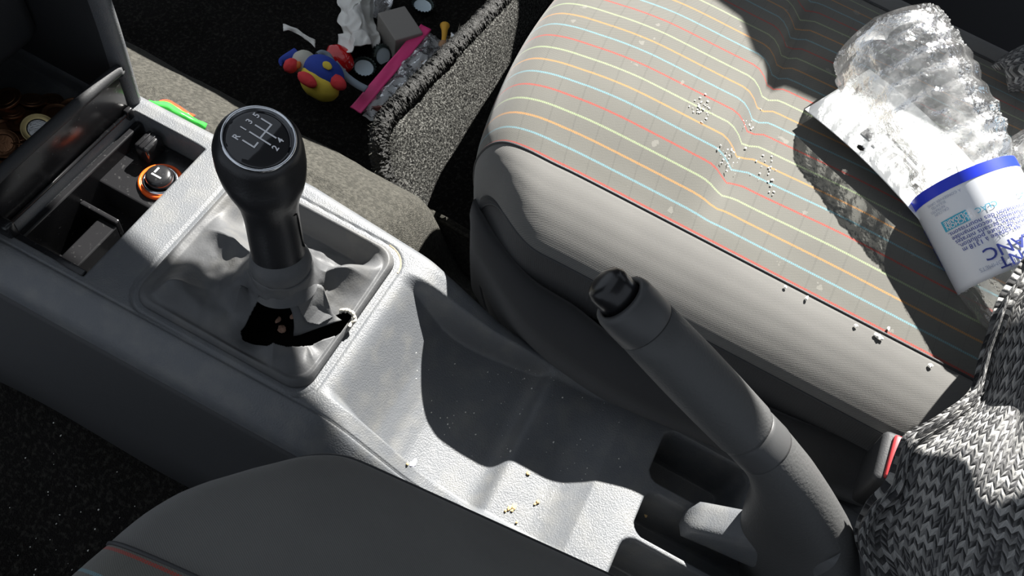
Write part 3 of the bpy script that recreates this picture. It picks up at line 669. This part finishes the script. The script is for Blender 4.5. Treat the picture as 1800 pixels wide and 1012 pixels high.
# ------------------------------------------------------------------ bottles
def bottle(name, label, B, Nk, roll, lab=True, seed=0):
    """B = centre of the base, Nk = centre of the mouth"""
    B = np.array(B); Nk = np.array(Nk); a = Nk-B; L = np.linalg.norm(a); a /= L
    view = CAM-(B+a*L*.45); n_ = view-a*(view@a); n_ /= np.linalg.norm(n_); b_ = np.cross(a, n_)
    b = thing(name, label, 'bottle', tuple(B))
    def R(s, ph):
        f = s/L
        r = np.interp(f, [0, .012, .04, .09, .30, .45, .475, .70, .74, .82, .90, .935, 1.0], [.020, .035, .0415, .0432, .0415, .0355, .0343, .0340, .0335, .030, .020, .0145, .0140])
        if f < .10: r *= 1-.13*(1-f/.10)*abs(math.sin(2.5*ph))**.6
        if .11 < f < .45: r += .0010*math.sin((f-.11)/.34*2*PI*6.5)
        if .08 < f < .46 or .72 < f < .86:
            q = (math.cos(ph)*1.5, math.sin(ph)*1.5, f*7+seed); r += .0042*noise.noise(Vector(q))+.0022*noise.noise(Vector((q[0]*3, q[1]*3, q[2]*3)))
        return r
    def P_(s, ph, off=0): r = R(s, ph)+off; return B+a*s+r*(math.cos(ph)*n_+math.sin(ph)*b_)
    ns, nt_ = 170, 120
    g = np.array([[P_(s, t) for t in np.linspace(0, 2*PI, nt_, endpoint=False)] for s in np.linspace(0, L, ns)])
    base = np.array([[B+a*(.010*(1-k)**2)+k*(g[0, j]-B) for j in range(nt_)] for k in np.linspace(.02, 1, 8)])[:-1]
    grid('bottle_body', np.concatenate([base, g]), M['pet'], b, cv=True)
    if lab:
        s0, s1 = .475*L, .735*L; LR = .0345
        ph = np.linspace(-1.75, 2.6, 90); st_ = np.linspace(s0, s1, 20)
        def LP(s, t, off=.0007): r = np.interp(s, [s0, s1], [.0349, .0344])+off; return B+a*s+r*(math.cos(t)*n_+math.sin(t)*b_)
        lb = grid('paper_label', np.array([[LP(s, t) for t in ph] for s in st_]), M['label_white'], b, thick=.0002)
        bandg = np.array([[LP(s, t, .0011) for t in ph] for s in np.linspace(s0-.0005, s0+.0075, 4)]); grid('blue_band', bandg, M['band_blue'], lb)
        def wrap(parts, nm, m, off):                 # 2-D text (x = reading direction, y = up towards the mouth)
            V, f = join(parts); W = np.array([LP(s0+v[1], -v[0]/LR*SGN, off) for v in V]); return obj(nm, W, f, m, lb, smooth=False)
        SGN = -1
        def tx(s, size, xr, y, bold=0): v, f = text_vf(s, size, 'RIGHT', bold); return v+np.array([xr, y, 0]), f
        LS = s1-s0
        wrap([tx('MONT', .0105, .003, LS*.905, .0001), tx('BLANC', .0118, .0085, LS*.79, .0001), tx('FRANCE', .0022, -.002, LS*.965)], 'brand_lettering', M['ink_blue'], .0016)
        wrap([tx(t_, .0046, .0225-.001*i, LS*(.485+.045*i)) for i, t_ in enumerate(["pour l'alimentation des nourrissons.", "Elle est parfaitement recommandée", "faiblement minéralisée et sans nitrates", "dans un milieu préservé de toute pollution,", "L'eau de Mont Blanc est captée à 1318 m"])], 'body_text', M['ink_blue'], .0015)
        wrap([tx(t_, .0026, .027-.002*(i % 2), LS*(.15+.035*i)) for i, t_ in enumerate(["À CONSERVER DANS", "SULFATES", "NITRATES", "CALCIUM"])], 'small_print', M['ink_grey'], .0015)
        wrap([tx('DES SOMMETS', .0038, .015, LS*.90)], 'slogan', M['ink_grey'], .0015)
        bxs = rrect(.006, .0235, LS*.345, LS*.445, .0015, 3)
        nq = len(bxs); 
        q2 = [(np.array([[x, y, 0] for x in np.linspace(.0065, .0235, 12)]), None) for y in ()]
        gx = np.array([[(x, y, 0) for x in np.linspace(.0055, .0235, 12)] for y in np.linspace(LS*.34, LS*.445, 3)]).reshape(-1, 3)
        wrap([(gx, gridf(3, 12))], 'cap_notice_box', M['cyan_box'], .0014)
        wrap([tx('BOUCHON', .0042, .0215, LS*.415, .0001), tx('SOLIDAIRE', .0040, .0218, LS*.372, .0001)], 'cap_notice_text', M['white_ink'], .0017)
        wrap([tx('CLAC', .0052, .001, LS*.39), tx('CLIC', .0052, -.026, LS*.39)], 'click_text', M['cyan_box'], .0015)
        bars = [(np.array([[.046+w_, LS*(.30+.028*i), 0], [.052, LS*(.30+.028*i), 0], [.052, LS*(.316+.028*i), 0], [.046+w_, LS*(.316+.028*i), 0]]), [(0, 1, 2, 3)]) for i, w_ in enumerate([0, .001, .002, 0, .001, 0, .002, 0, 0, .001, 0, 0, .001, 0, .002, 0])]
        wrap(bars, 'barcode', M['ink_blue'], .0015)
    # condensation
    dr = []
    rd = random.Random(seed+3)
    for k in range(2000):
        s = L*(rd.uniform(.02, .46)); t = rd.uniform(-1.5, 1.5)
        if noise.noise(Vector((math.cos(t)*3, math.sin(t)*3, s*45+seed))) < -.02: continue
        r = rd.uniform(.0004, .0012); c = P_(s, t); nn = math.cos(t)*n_+math.sin(t)*b_
        dr.append(lathe([(r, 0), (r*.85, r*.4), (r*.45, r*.65), (r*.05, r*.72)], c, nn, 7, False))
    if dr:
        o = obj('droplets', *join(dr), M['drop'], b); o['kind'] = 'stuff'
    return b, (B, a, n_, b_, L)
bo, BF = bottle('water_bottle', 'empty crumpled water bottle with white label lying on the striped seat', at(1548, 52, .127), at(1872, 662, .088), 0)
b2, BF2 = bottle('water_bottle', 'clear plastic bottle with pale blue label cut off at the right edge', at(1835, 225, .118), at(2020, 600, .09), 0, lab=False, seed=9)
B, a, n_, b_, L = BF2
gq = np.array([[B+a*s+(.048+.004*k_)*(math.cos(t)*n_+math.sin(t)*b_) for k_, t in zip(np.linspace(1, 0, 20), np.linspace(-2.2, -.2, 20))] for s in np.linspace(-.018, .03, 6)])
grid('blue_label', gq, M['label_blue'], b2, thick=.0004, label='loose pale blue label')
# white card under the bottle
c00, c10, c01 = atS(1415, 192, .054), atS(1612, 382, .052), atS(1610, 60, .053)
cX = c10-c00; cY = atS(1735, 158, .044)-atS(1640, 100, .046); lx = np.linalg.norm(cX); cX /= lx; cY = c01-c00; cY -= cX*(cY@cX); cY /= np.linalg.norm(cY); ly = .085
pc = thing('paper_card', 'white printed card with punched holes lying under the crumpled bottle', 'card', tuple(c00))
nu, nv_ = 160, 100; cg = np.array([[c00+cX*lx*1.02*u_+cY*ly*v_+np.array([0, 0, .004*math.sin(PI*u_)]) for v_ in np.linspace(0, 1, nv_)] for u_ in np.linspace(0, 1, nu)])
dp = np.zeros((nu, nv_), bool)
hole = np.array([[min((u_*lx-.048)**2+(v_*ly-.0065)**2, (u_*lx-.105)**2+(v_*ly-.0065)**2) < .0030**2 for v_ in np.linspace(0, 1, nv_)] for u_ in np.linspace(0, 1, nu)])
grid('card_sheet', cg, M['paper'], pc, drop=hole, thick=.0004)
def on_card(poly_parts, nm):
    V, f = join(poly_parts); up = np.cross(cX, cY); up = up if up[2] > 0 else -up
    W = []
    for x, y, _ in V: u_ = x/lx; v_ = y/ly; W.append(c00+cX*x*1.0+cY*y+np.array([0, 0, .004*math.sin(PI*u_)])+up*.0008)
    obj(nm, W, f, M['ink_paper'], pc, smooth=False)
def q4(x0, y0, x1, y1): return np.array([[x0, y0, 0], [x1, y0, 0], [x1, y1, 0], [x0, y1, 0]]), [(0, 1, 2, 3)]
on_card([q4(.040, .018, .049, .027)]+[q4(.052+.007*i, .016, .0555+.007*i, .022+.004*(i % 3)) for i in range(7)]+[q4(.052, .030, .09, .032), q4(.052, .036, .084, .038)], 'print_marks')

# ------------------------------------------------------------------ knitted cardigan
rows = [
 [(1850, 480, .05), (1800, 560, .045), (1775, 630, .042), (1745, 700, .040), (1690, 750, .036), (1640, 800, .02), (1615, 870, -.01), (1580, 910, -.03), (1560, 960, -.05), (1570, 1030, -.07), (1595, 1110, -.08)],
 [(1815, 455, .118), (1765, 530, .105), (1735, 600, .086), (1712, 680, .072), (1655, 728, .070), (1592, 772, .064), (1568, 850, .038), (1528, 892, .026), (1508, 940, .008), (1520, 1010, -.012), (1545, 1100, -.025)],
 [(1830, 460, .122), (1792, 530, .112), (1765, 610, .095), (1745, 690, .082), (1690, 745, .080), (1635, 790, .074), (1605, 860, .045), (1575, 905, .032), (1565, 955, .015), (1585, 1030, .0), (1600, 1120, -.01)],
 [(1860, 480, .125), (1822, 560, .112), (1800, 640, .098), (1770, 720, .092), (1725, 780, .098), (1690, 835, .094), (1670, 900, .07), (1650, 950, .058), (1640, 1010, .045), (1650, 1080, .03), (1660, 1160, .01)],
 [(1900, 500, .14), (1872, 590, .135), (1850, 680, .125), (1820, 770, .115), (1790, 840, .12), (1765, 900, .115), (1750, 960, .095), (1735, 1010, .08), (1725, 1070, .06), (1730, 1150, .04), (1735, 1230, .02)],
 [(1980, 540, .13), (1960, 640, .125), (1930, 740, .115), (1900, 830, .11), (1875, 900, .115), (1855, 970, .11), (1840, 1030, .09), (1830, 1090, .07), (1825, 1150, .05), (1830, 1230, .03), (1835, 1300, .01)],
 [(2120, 600, .08), (2090, 720, .08), (2060, 820, .075), (2030, 920, .07), (2000, 1000, .07), (1980, 1070, .06), (1965, 1130, .05), (1950, 1190, .03), (1940, 1250, .01), (1945, 1320, .0), (1950, 1400, -.01)]]
cp = np.array([[atS(*p) for p in r_] for r_ in rows])
c1 = np.array([catmull(r_, 150) for r_ in cp]); KG = np.array([catmull(c1[:, j], 130) for j in range(150)])   # along, across
for i in range(150):
    for j in range(130):
        s_ = max(0, j/129-.15); KG[i, j, 2] += .007*math.sin(s_*21+i*.02+1.2*nz(KG[i, j], 12))*min(1, s_*6)+.004*nz(KG[i, j], 30)
dU = np.linalg.norm(np.diff(KG, axis=1), axis=2).mean(0); dV = np.linalg.norm(np.diff(KG, axis=0), axis=2).mean(1)
uvk = np.stack(np.meshgrid(np.concatenate([[0], np.cumsum(dV)]), np.concatenate([[0], np.cumsum(dU)]), indexing='ij'), -1)[..., ::-1]
cd = thing('knitted_cardigan', 'black and white knitted garment heaped on the rear of the passenger seat', 'clothing', tuple(KG[80, 60]-np.array([0, 0, .05])))
grid('knit_body', KG, M['knit'], cd, uv=uvk, thick=.006)
sl_ = np.array([[atS(1758+60*math.cos(t)*1+14*s_, 118+28*s_-34*math.sin(t), .055+.03*math.sin(PI*.5*s_)+.012*math.sin(t)) for s_ in np.linspace(0, 1, 24)] for t in np.linspace(.2, 2.9, 24)])
sp_ = [[(1750, 125, .05), (1775, 105, .06), (1810, 85, .06), (1850, 70, .05)], [(1768, 122, .065), (1790, 112, .075), (1820, 100, .07), (1860, 90, .06)], [(1768, 138, .065), (1795, 130, .072), (1825, 125, .07), (1870, 115, .06)], [(1772, 150, .045), (1800, 148, .05), (1830, 150, .05), (1880, 145, .04)]]
sg = np.array([catmull([atS(*p) for p in r_], 40) for r_ in sp_]); sg = np.array([catmull(sg[:, j], 30) for j in range(40)])
uvs = np.stack(np.meshgrid(np.linspace(0, .10, 40), np.linspace(0, .05, 30), indexing='ij'), -1)[..., ::-1]
grid('knit_sleeve', sg, M['knit'], cd, uv=uvs, thick=.006)
# seat belt buckle
bk = atS(1579, 808, .028); bt = thing('seat_belt_buckle', 'black seat belt buckle with red button beside the knitted garment', 'buckle', tuple(bk-np.array([0, 0, .05])))
axb = frame((-.10, .25, 1)); axb = np.array([axb[0], axb[1], axb[2]])
obj('buckle_housing', *rbox(bk-axb[2]*.026, (.024, .036, .052), .004, 3, axb), M['plastic_dark'], bt)
obj('release_button', *rbox(bk+axb[2]*.0005, (.012, .030, .006), .0015, 2, axb), M['buckle_red'], bt, label='red release button')
# two grey plastic clips in the gap beside the seat
for nm, px, py, rot, lab in (('plastic_clip', 996, 662, .5, 'small upright grey plastic clip in the gap by the seat'), ('plastic_clip', 1047, 697, 1.6, 'flat grey plastic clip lying at the console edge beside the seat')):
    p = at(px, py, -.058); t = thing(nm, lab, 'clip', tuple(p)); flat = rot > 1
    X_ = np.array([.35, -.94, 0]) if flat else np.array([.25, -.5, -.3]); X_ /= np.linalg.norm(X_); Y_ = np.array([.94, .35, .25]) if flat else np.array([-.05, .15, 1.]); Y_ -= X_*(X_@Y_); Y_ /= np.linalg.norm(Y_)
    poly = [(-.011, -.004), (-.008, -.0062), (.010, -.005), (.0125, .0), (.009, .005), (-.006, .0055)] if flat else [(-.0045, .011), (-.005, .0), (-.002, -.0105), (.003, -.012), (.0052, -.004), (.005, .009)]
    obj('clip_plate', *prism(poly, .003, p, X_, Y_, .0008), M['clip_grey'], t)
    rc = p+np.cross(X_, Y_)*.0016*(1 if np.cross(X_, Y_)@(CAM-p) > 0 else -1)
    o = obj('clip_rib', *tube([rc+X_*q[0]*.7+Y_*q[1]*.7 for q in poly], .0005, 6, True), M['clip_grey'], t)

# ------------------------------------------------------------------ litter on the passenger floor
FZ = -.298
def FL(px, py, h=0.): return at(px, py, FZ+h)
# plush bird
tb = FL(562, 140, .028); ty = thing('plush_bird', 'small yellow and blue plush bird toy lying on the dark floor', 'soft toy', (tb[0], tb[1], FZ))
sR = np.array(DR); sU = None
right_w = CM@np.array([1., 0, 0]); down_w = CM@np.array([0, 1., 0]); to_cam = -(CM@np.array([0, 0, 1.]))
pxm = 1/1450*np.linalg.norm(tb-CAM)                  # metres per pixel there
def TP(dx_, dy_, h): p = FL(562+dx_, 138+dy_, .028); return p+to_cam*h
axl = np.array([right_w*.80+down_w*.60, right_w*.60-down_w*.80, to_cam]); axl = axl/np.linalg.norm(axl, axis=1)[:, None]
bod = blob(TP(0, 9, 0), (.0265, .0190, .020), 20, .05, 2, axl); obj('plush_body', *bod, M['toy_yellow'], ty)
obj('plush_head', *blob(TP(-26, -26, .004), (.0155, .0155, .015), 16, .04, 2, axl), M['toy_grey'], ty)
hp_ = [TP(-38, -40, .004), TP(-52, -34, .003), TP(-66, -30, .001), TP(-68, -22, 0)]
obj('plush_beak', *tube(catmull(hp_, 14), np.interp(np.linspace(0, 1, 14), [0, .4, 1], [.009, .0075, .001]), 14), M['toy_blue'], ty)
# blue back worn as a shell over the body
nb = 24; bc = TP(11, -5, .006); sh = []
for i in range(nb):
    for j in range(nb):
        u_ = (i/(nb-1)*2-1); v_ = (j/(nb-1)*2-1); w_ = u_*math.sqrt(1-v_*v_/2); q_ = v_*math.sqrt(1-u_*u_/2)
        sh.append(bc+axl[0]*.0275*w_+axl[1]*.0205*q_+axl[2]*(.0265*math.sqrt(max(0, 1-.86*(w_*w_+q_*q_)))-.004))
obj('plush_back', np.array(sh), gridf(nb, nb), M['toy_blue'], ty)
obj('yellow_patch', *blob(TP(24, -10, .0335), (.0065, .0045, .0014), 10, .15, 2, axl), M['toy_yellow'], ty)
for dx_, dy_, h_, r_ in ((-46, -18, .012, (.0085, .0095, .008)), (-14, 10, .022, (.0135, .0075, .006)), (36, 12, .016, (.0125, .0085, .007))): obj('plush_foot', *blob(TP(dx_, dy_, h_), r_, 12, .1, 2, axl), M['toy_red'], ty)
obj('cheek', *blob(TP(-33, -18, .015), (.004, .005, .003), 8, 0, 1, axl), M['toy_orange'], ty)
st = catmull([TP(30, -22, .012), TP(48, -2, .006), TP(66, 12, .008), TP(84, 22, .010)], 20)
obj('ribbon', np.concatenate([st+axl[1]*.0045, st-axl[1]*.0045]), gridf(2, 20), M['strap_grey'], ty).modifiers.new('t', 'SOLIDIFY').thickness = .0012
obj('ribbon', *tube(catmull([TP(0, -36, .012), TP(8, -40, .012), TP(18, -36, .010), TP(24, -26, .008)], 16), .004, 10), M['strap_grey'], ty)
# crumpled tissue
tw = []
n_t = 46
for i in range(n_t):
    for j in range(n_t):
        u_, v_ = i/(n_t-1), j/(n_t-1)
        px = 600+62*v_-6*math.sin(u_*5)+(-10 if u_ > .72 and v_ < .5 else 0)*1; py = -12+96*u_+8*math.sin(v_*6)
        w_ = .5-abs(v_-.5); h = .012+.045*min(1, w_*3)*(1-.2*abs(u_-.5))
        p = FL(px, py, h*.6); p = p+np.array([0, 0, 1])*(.014*noise.noise(Vector((u_*3, v_*3, 1)))+.004*noise.noise(Vector((u_*8, v_*8, 5))))+right_w*.006*noise.noise(Vector((u_*5, v_*5, 9))); tw.append(p)
o = obj('tissue', np.array(tw), gridf(n_t, n_t), M['tissue']); o.modifiers.new('t', 'SOLIDIFY').thickness = .001; recenter(o); tag(o, 'large crumpled white tissue lying on the dark passenger floor', 'tissue')
sc2 = np.array([[FL(498+14*k+0*q, 42+6*k+q*14*(1.0 if k in (0, 4) else .45)+(4 if k > 2 else 0), .008+.003*((k+q) % 2)) for q in (0, 1)] for k in range(5)]).astype(float)
g5 = np.array([catmull(sc2[:, j], 20) for j in (0, 1)]); g5 = np.array([[g5[0, i]*(1-k)+g5[1, i]*k+np.array([0, 0, .004*nz(g5[0, i]+k*.02, 90)]) for k in np.linspace(0, 1, 8)] for i in range(20)])
o = obj('paper_scrap', g5.reshape(-1, 3), gridf(20, 8), M['tissue']); o.modifiers.new('t', 'SOLIDIFY').thickness = .0008; recenter(o); tag(o, 'twisted white paper scrap lying left of the crumpled tissue', 'paper')
# grey box
bc_ = FL(704, 62, .02); axg = np.array([[.55, .83, 0], [-.83, .55, 0], [0, 0, 1.]])
o = obj('cardboard_box', *rbox(FL(702, 58, .018), (.040, .052, .036), .0015, 2, np.array([[.84, -.54, 0], [.54, .84, 0], [0, 0, 1.]])), M['card_box'], smooth=False); recenter(o); tag(o, 'small grey cardboard box lying beside the crumpled tissue', 'box')
# clear cup at the top
o = obj('plastic_cup', *lathe([(.013, -.02), (.0145, .0), (.016, .03), (.0165, .031)], FL(668, 12, .012), right_w*.25-down_w, 28, False), M['film']); recenter(o); tag(o, 'small clear plastic cup beyond the crumpled tissue', 'cup')
# bottle caps, crimped
def crimp(name, px, py, nrm, lab):
    c = FL(px, py, .006); t = thing(name, lab, 'bottle cap', tuple(c), 'metal bottle caps on the floor'); V = []; u, v, a_ = frame(nrm); n = 84
    for r, h, am in ((.0110, -.0030, 0), (.0128, -.0022, 0), (.0140, .0008, .0003), (.0152, .0034, .0010), (.0148, .0036, .0010), (.0136, .0010, .0003), (.0120, -.0014, 0)):
        for k in range(n): tt = 2*PI*k/n; rr = r+am*math.cos(21*tt); V.append(c+a_*h+rr*(math.cos(tt)*u+math.sin(tt)*v))
    obj('cap_shell', np.array(V), gridf(7, n, False, True), M['cap_dark'], t)
    obj('cap_liner', *lathe([(.0002, -.0016), (.0105, -.0016), (.0118, -.0012), (.0122, -.0004)], c, nrm, 36, False), M['cap_white'], t)
crimp('bottle_cap', 743, 10, (0, -.05, 1), 'crimped bottle cap with pale liner at the top, beyond the grey box')
crimp('bottle_cap', 640, 119, (-.1, -.1, 1), 'crimped bottle cap with pale liner between the red trinket and the pink-edged pouch')
crimp('bottle_cap', 672, 98, (.3, .75, -.5), 'bottle cap tipped on its side by the grey box')
# red shiny trinket with white edge
rp = FL(597, 103, .012); rt = thing('red_trinket', 'shiny red plastic trinket with a white edge beside the plush bird', 'trinket', (rp[0], rp[1], FZ))
obj('red_shell', *blob(rp, (.021, .016, .012), 18, .10, 2.2, np.array([right_w*.7+down_w*.7, right_w*.7-down_w*.7, to_cam])), M['red_gloss'], rt)
obj('white_edge', *tube([FL(600, 126, .010), FL(617, 112, .010)], .0022, 8), M['paper'], rt)
# pouch with pink edge
E0, E1_ = FL(618, 192, .014), FL(742, 46, .03); W0 = FL(690, 205, .012); 
ed = E1_-E0; le = np.linalg.norm(ed); ed /= le; wv = FL(765, 120, .02)-FL(705, 92, .02); wv -= ed*(wv@ed); wv /= np.linalg.norm(wv); nz_ = np.cross(ed, wv); nz_ = nz_ if nz_[2] > 0 else -nz_
po = thing('plastic_pouch', 'clear plastic pouch with a bright pink edge holding small bits', 'pouch', (E0[0], E0[1], FZ))
pg = np.array([[E0+ed*le*u_+wv*(.012+.062*v_)+nz_*(.010*math.sin(PI*v_)*math.sin(PI*u_)+.006*noise.noise(Vector((u_*6, v_*4, 2)))+.003*noise.noise(Vector((u_*16, v_*10, 4)))) for v_ in np.linspace(0, 1, 40)] for u_ in np.linspace(.03, .97, 60)])
grid('pouch_film', pg, M['film'], po, thick=.0004)
pb = pg-nz_*.007; grid('pouch_backing', pb, M['paper'], po, drop=np.array([[v_ > 24+6*math.sin(u_*.3) for v_ in range(40)] for u_ in range(60)]))
kg = np.array([[E0+ed*le*u_+wv*(.016*v_-.002)+nz_*(.002+.002*noise.noise(Vector((u_*5, v_*2, 7)))) for v_ in np.linspace(0, 1, 8)] for u_ in np.linspace(0, 1, 50)])
grid('pink_edge', kg, M['pink'], po, thick=.0012, label='bright pink pouch edge')
for k, (u_, v_, m_) in enumerate(((.25, .75, 'brown_film'), (.55, .55, 'brown_film'), (.62, .62, 'brown_film'), (.12, .3, 'brown_film'), (.45, .7, 'cap_white'), (.8, .5, 'film'))):
    c = E0+ed*le*u_+wv*(.012+.062*v_)+nz_*.004; obj('pouch_contents', *blob(c, (.010 if m_ != 'cap_white' else .014, .003 if m_ != 'cap_white' else .012, .004), 10, .4, 2.5, np.array([ed*.5+wv, ed-wv*.5, nz_*1.1]), seed=k), M[m_], po)
# hair band: orange elastic with bead, and tan crumpled paper beside the mat
el = catmull([FL(782, 45, .02), FL(781, 62, .022), FL(779, 80, .024), FL(781, 95, .022), FL(776, 112, .018)], 30)
eb = thing('hair_tie', 'orange elastic hair tie beside the bound edge of the floor mat', 'hair tie', (el[15][0], el[15][1], FZ))
obj('elastic_cord', *tube(el, np.interp(np.linspace(0, 1, 30), [0, .1, .3, 1], [.0068, .0045, .0032, .0034]), 12), M['elastic'], eb); obj('bead', *blob(el[14], (.0068, .0068, .006), 12, .08), M['tan'], eb)
o = obj('crumpled_wrapper', *blob(FL(757, 122, .018), (.020, .016, .010), 26, .45, 2.6, seed=4), M['tan']); recenter(o); tag(o, 'crumpled tan wrapper between the clear pouch and the floor mat', 'wrapper')
o = obj('foil_ball', *blob(FL(801, 74, .012), (.013, .012, .010), 20, .5, 3, seed=8), M['nickel']); recenter(o); tag(o, 'crumpled silvery foil behind the edge of the floor mat', 'foil')
# sweet wrapper wedged between console and carpet
gw = catmull([at(262, 178, -.024), at(285, 183, -.018), at(310, 193, -.016), at(335, 207, -.020), at(362, 222, -.028)], 40)
g2 = catmull([at(276, 176, -.030), at(300, 176, -.028), at(322, 190, -.028), at(345, 204, -.032), at(368, 216, -.036)], 40)
g3 = gw+np.array([-.010, 0, -.014])
GW = np.array([[(g3[i]*(1-k*2)+gw[i]*k*2 if k < .5 else gw[i]*(2-2*k)+g2[i]*(2*k-1))+np.array([0, 0, .0025*noise.noise(Vector((i*.12, k*3, 0)))]) for k in np.linspace(0, 1, 20)] for i in range(40)])
wr = thing('sweet_wrapper', 'shiny green and red sweet wrapper wedged between console and tunnel carpet', 'wrapper', tuple(GW[20, 10]-np.array([0, 0, .02])))
grid('green_foil', GW[:, :15], M['wrap_green'], wr, thick=.0005); grid('red_foil', GW[4:30, 14:], M['wrap_red'], wr, thick=.0005, label='red foil edge')
# ------------------------------------------------------------------ crumbs and dust
def seat_z(x, y):
    d = (GP[..., 0]-x)**2+(GP[..., 1]-y)**2+(GP[..., 2] < -.02)*1; i = np.unravel_index(np.argmin(d), d.shape); return GP[i][2]
def scatter(name, pts, m, label, cat='crumbs', parent=None):
    parts = []
    for (p, r) in pts: parts.append(blob(p, (r*random.uniform(.7, 1.3), r*random.uniform(.6, 1.1), r*random.uniform(.35, .7)), 5, .5, 2, seed=random.random()*50))
    o = obj(name, *join(parts), m, smooth=False); recenter(o); tag(o, label, cat, kind='stuff'); return o
def cz(px, py):
    z = -.03
    for _ in range(14):
        p = at(px, py, z); z = .5*z+.5*float(con_z(np.array(p[0]), np.array(p[1])))
    p = at(px, py, z); return p
pts = [(cz(random.gauss(900, 110), random.gauss(760, 80)), abs(random.gauss(0, .0003))+.0002) for _ in range(60)]+[(cz(random.uniform(730, 1080), random.uniform(640, 950)), random.uniform(.0002, .0004)) for _ in range(60)]
pts += [(cz(random.uniform(150, 540), random.uniform(470, 690)), random.uniform(.0002, .0004)) for _ in range(0)]
scatter('dust_specks', pts, M['crumb_white'], 'white dust specks sprinkled over the console bowl', 'dust')
scatter('biscuit_crumbs', [(cz(x, y)+np.array([0, 0, .001]), r) for x, y, r in ((895, 893, .0018), (903, 890, .0022), (888, 898, .0012), (945, 882, .0020), (908, 918, .0013), (928, 832, .0015), (900, 897, .001), (940, 886, .001), (716, 816, .0012), (1135, 905, .002))], M['crumb_tan'], 'tan biscuit crumbs at the step of the console bowl')
scatter('nut_pieces', [(at(495, 578, -.012), .0028), (at(489, 562, -.012), .0024), (at(514, 556, -.010), .002)], M['crumb_pink'], 'pinkish nut pieces inside the hole of the torn gaiter', 'nuts')
scatter('lint', [(cz(728, 813), .003), (cz(722, 816), .002)], M['lilac'], 'small lilac fluff on the sunlit left edge of the bowl', 'lint')
sp2 = []
for x, y, n, s in ((1235, 190, 26, 9), (1283, 280, 34, 9), (1320, 215, 12, 10), (1345, 290, 16, 12), (1350, 320, 10, 9), (1230, 185, 8, 5)):
    for _ in range(n): 
        px, py = random.gauss(x, s), random.gauss(y, s*1.2); z = .08
        for _ in range(4): q = at(px, py, z); z = seat_z(q[0], q[1])
        sp2.append((at(px, py, z+.0006), random.uniform(.0003, .0009)))
for x, y in ((1381, 504), (1418, 524), (1545, 592), (1550, 595), (1562, 577), (1636, 642), (1540, 588), (1505, 572)): 
    z = lift(.034); sp2.append((at(x, y, z+.001), random.uniform(.0012, .002)))
scatter('seat_crumbs', sp2, M['crumb_white'], 'white crumbs scattered on the sunlit striped seat fabric')
fp_ = []
for _ in range(45):
    px, py = random.uniform(0, 420), random.uniform(720, 1010); x_ = None; z = -.29
    for _ in range(3): q = at(px, py, z); z = float(floor_z(np.array(q[0]), 0.))
    fp_.append((at(px, py, z+.005), random.uniform(.0003, .0008)))
scatter('floor_bits', fp_, M['crumb_white'], 'pale bits scattered over the driver footwell carpet', 'debris')
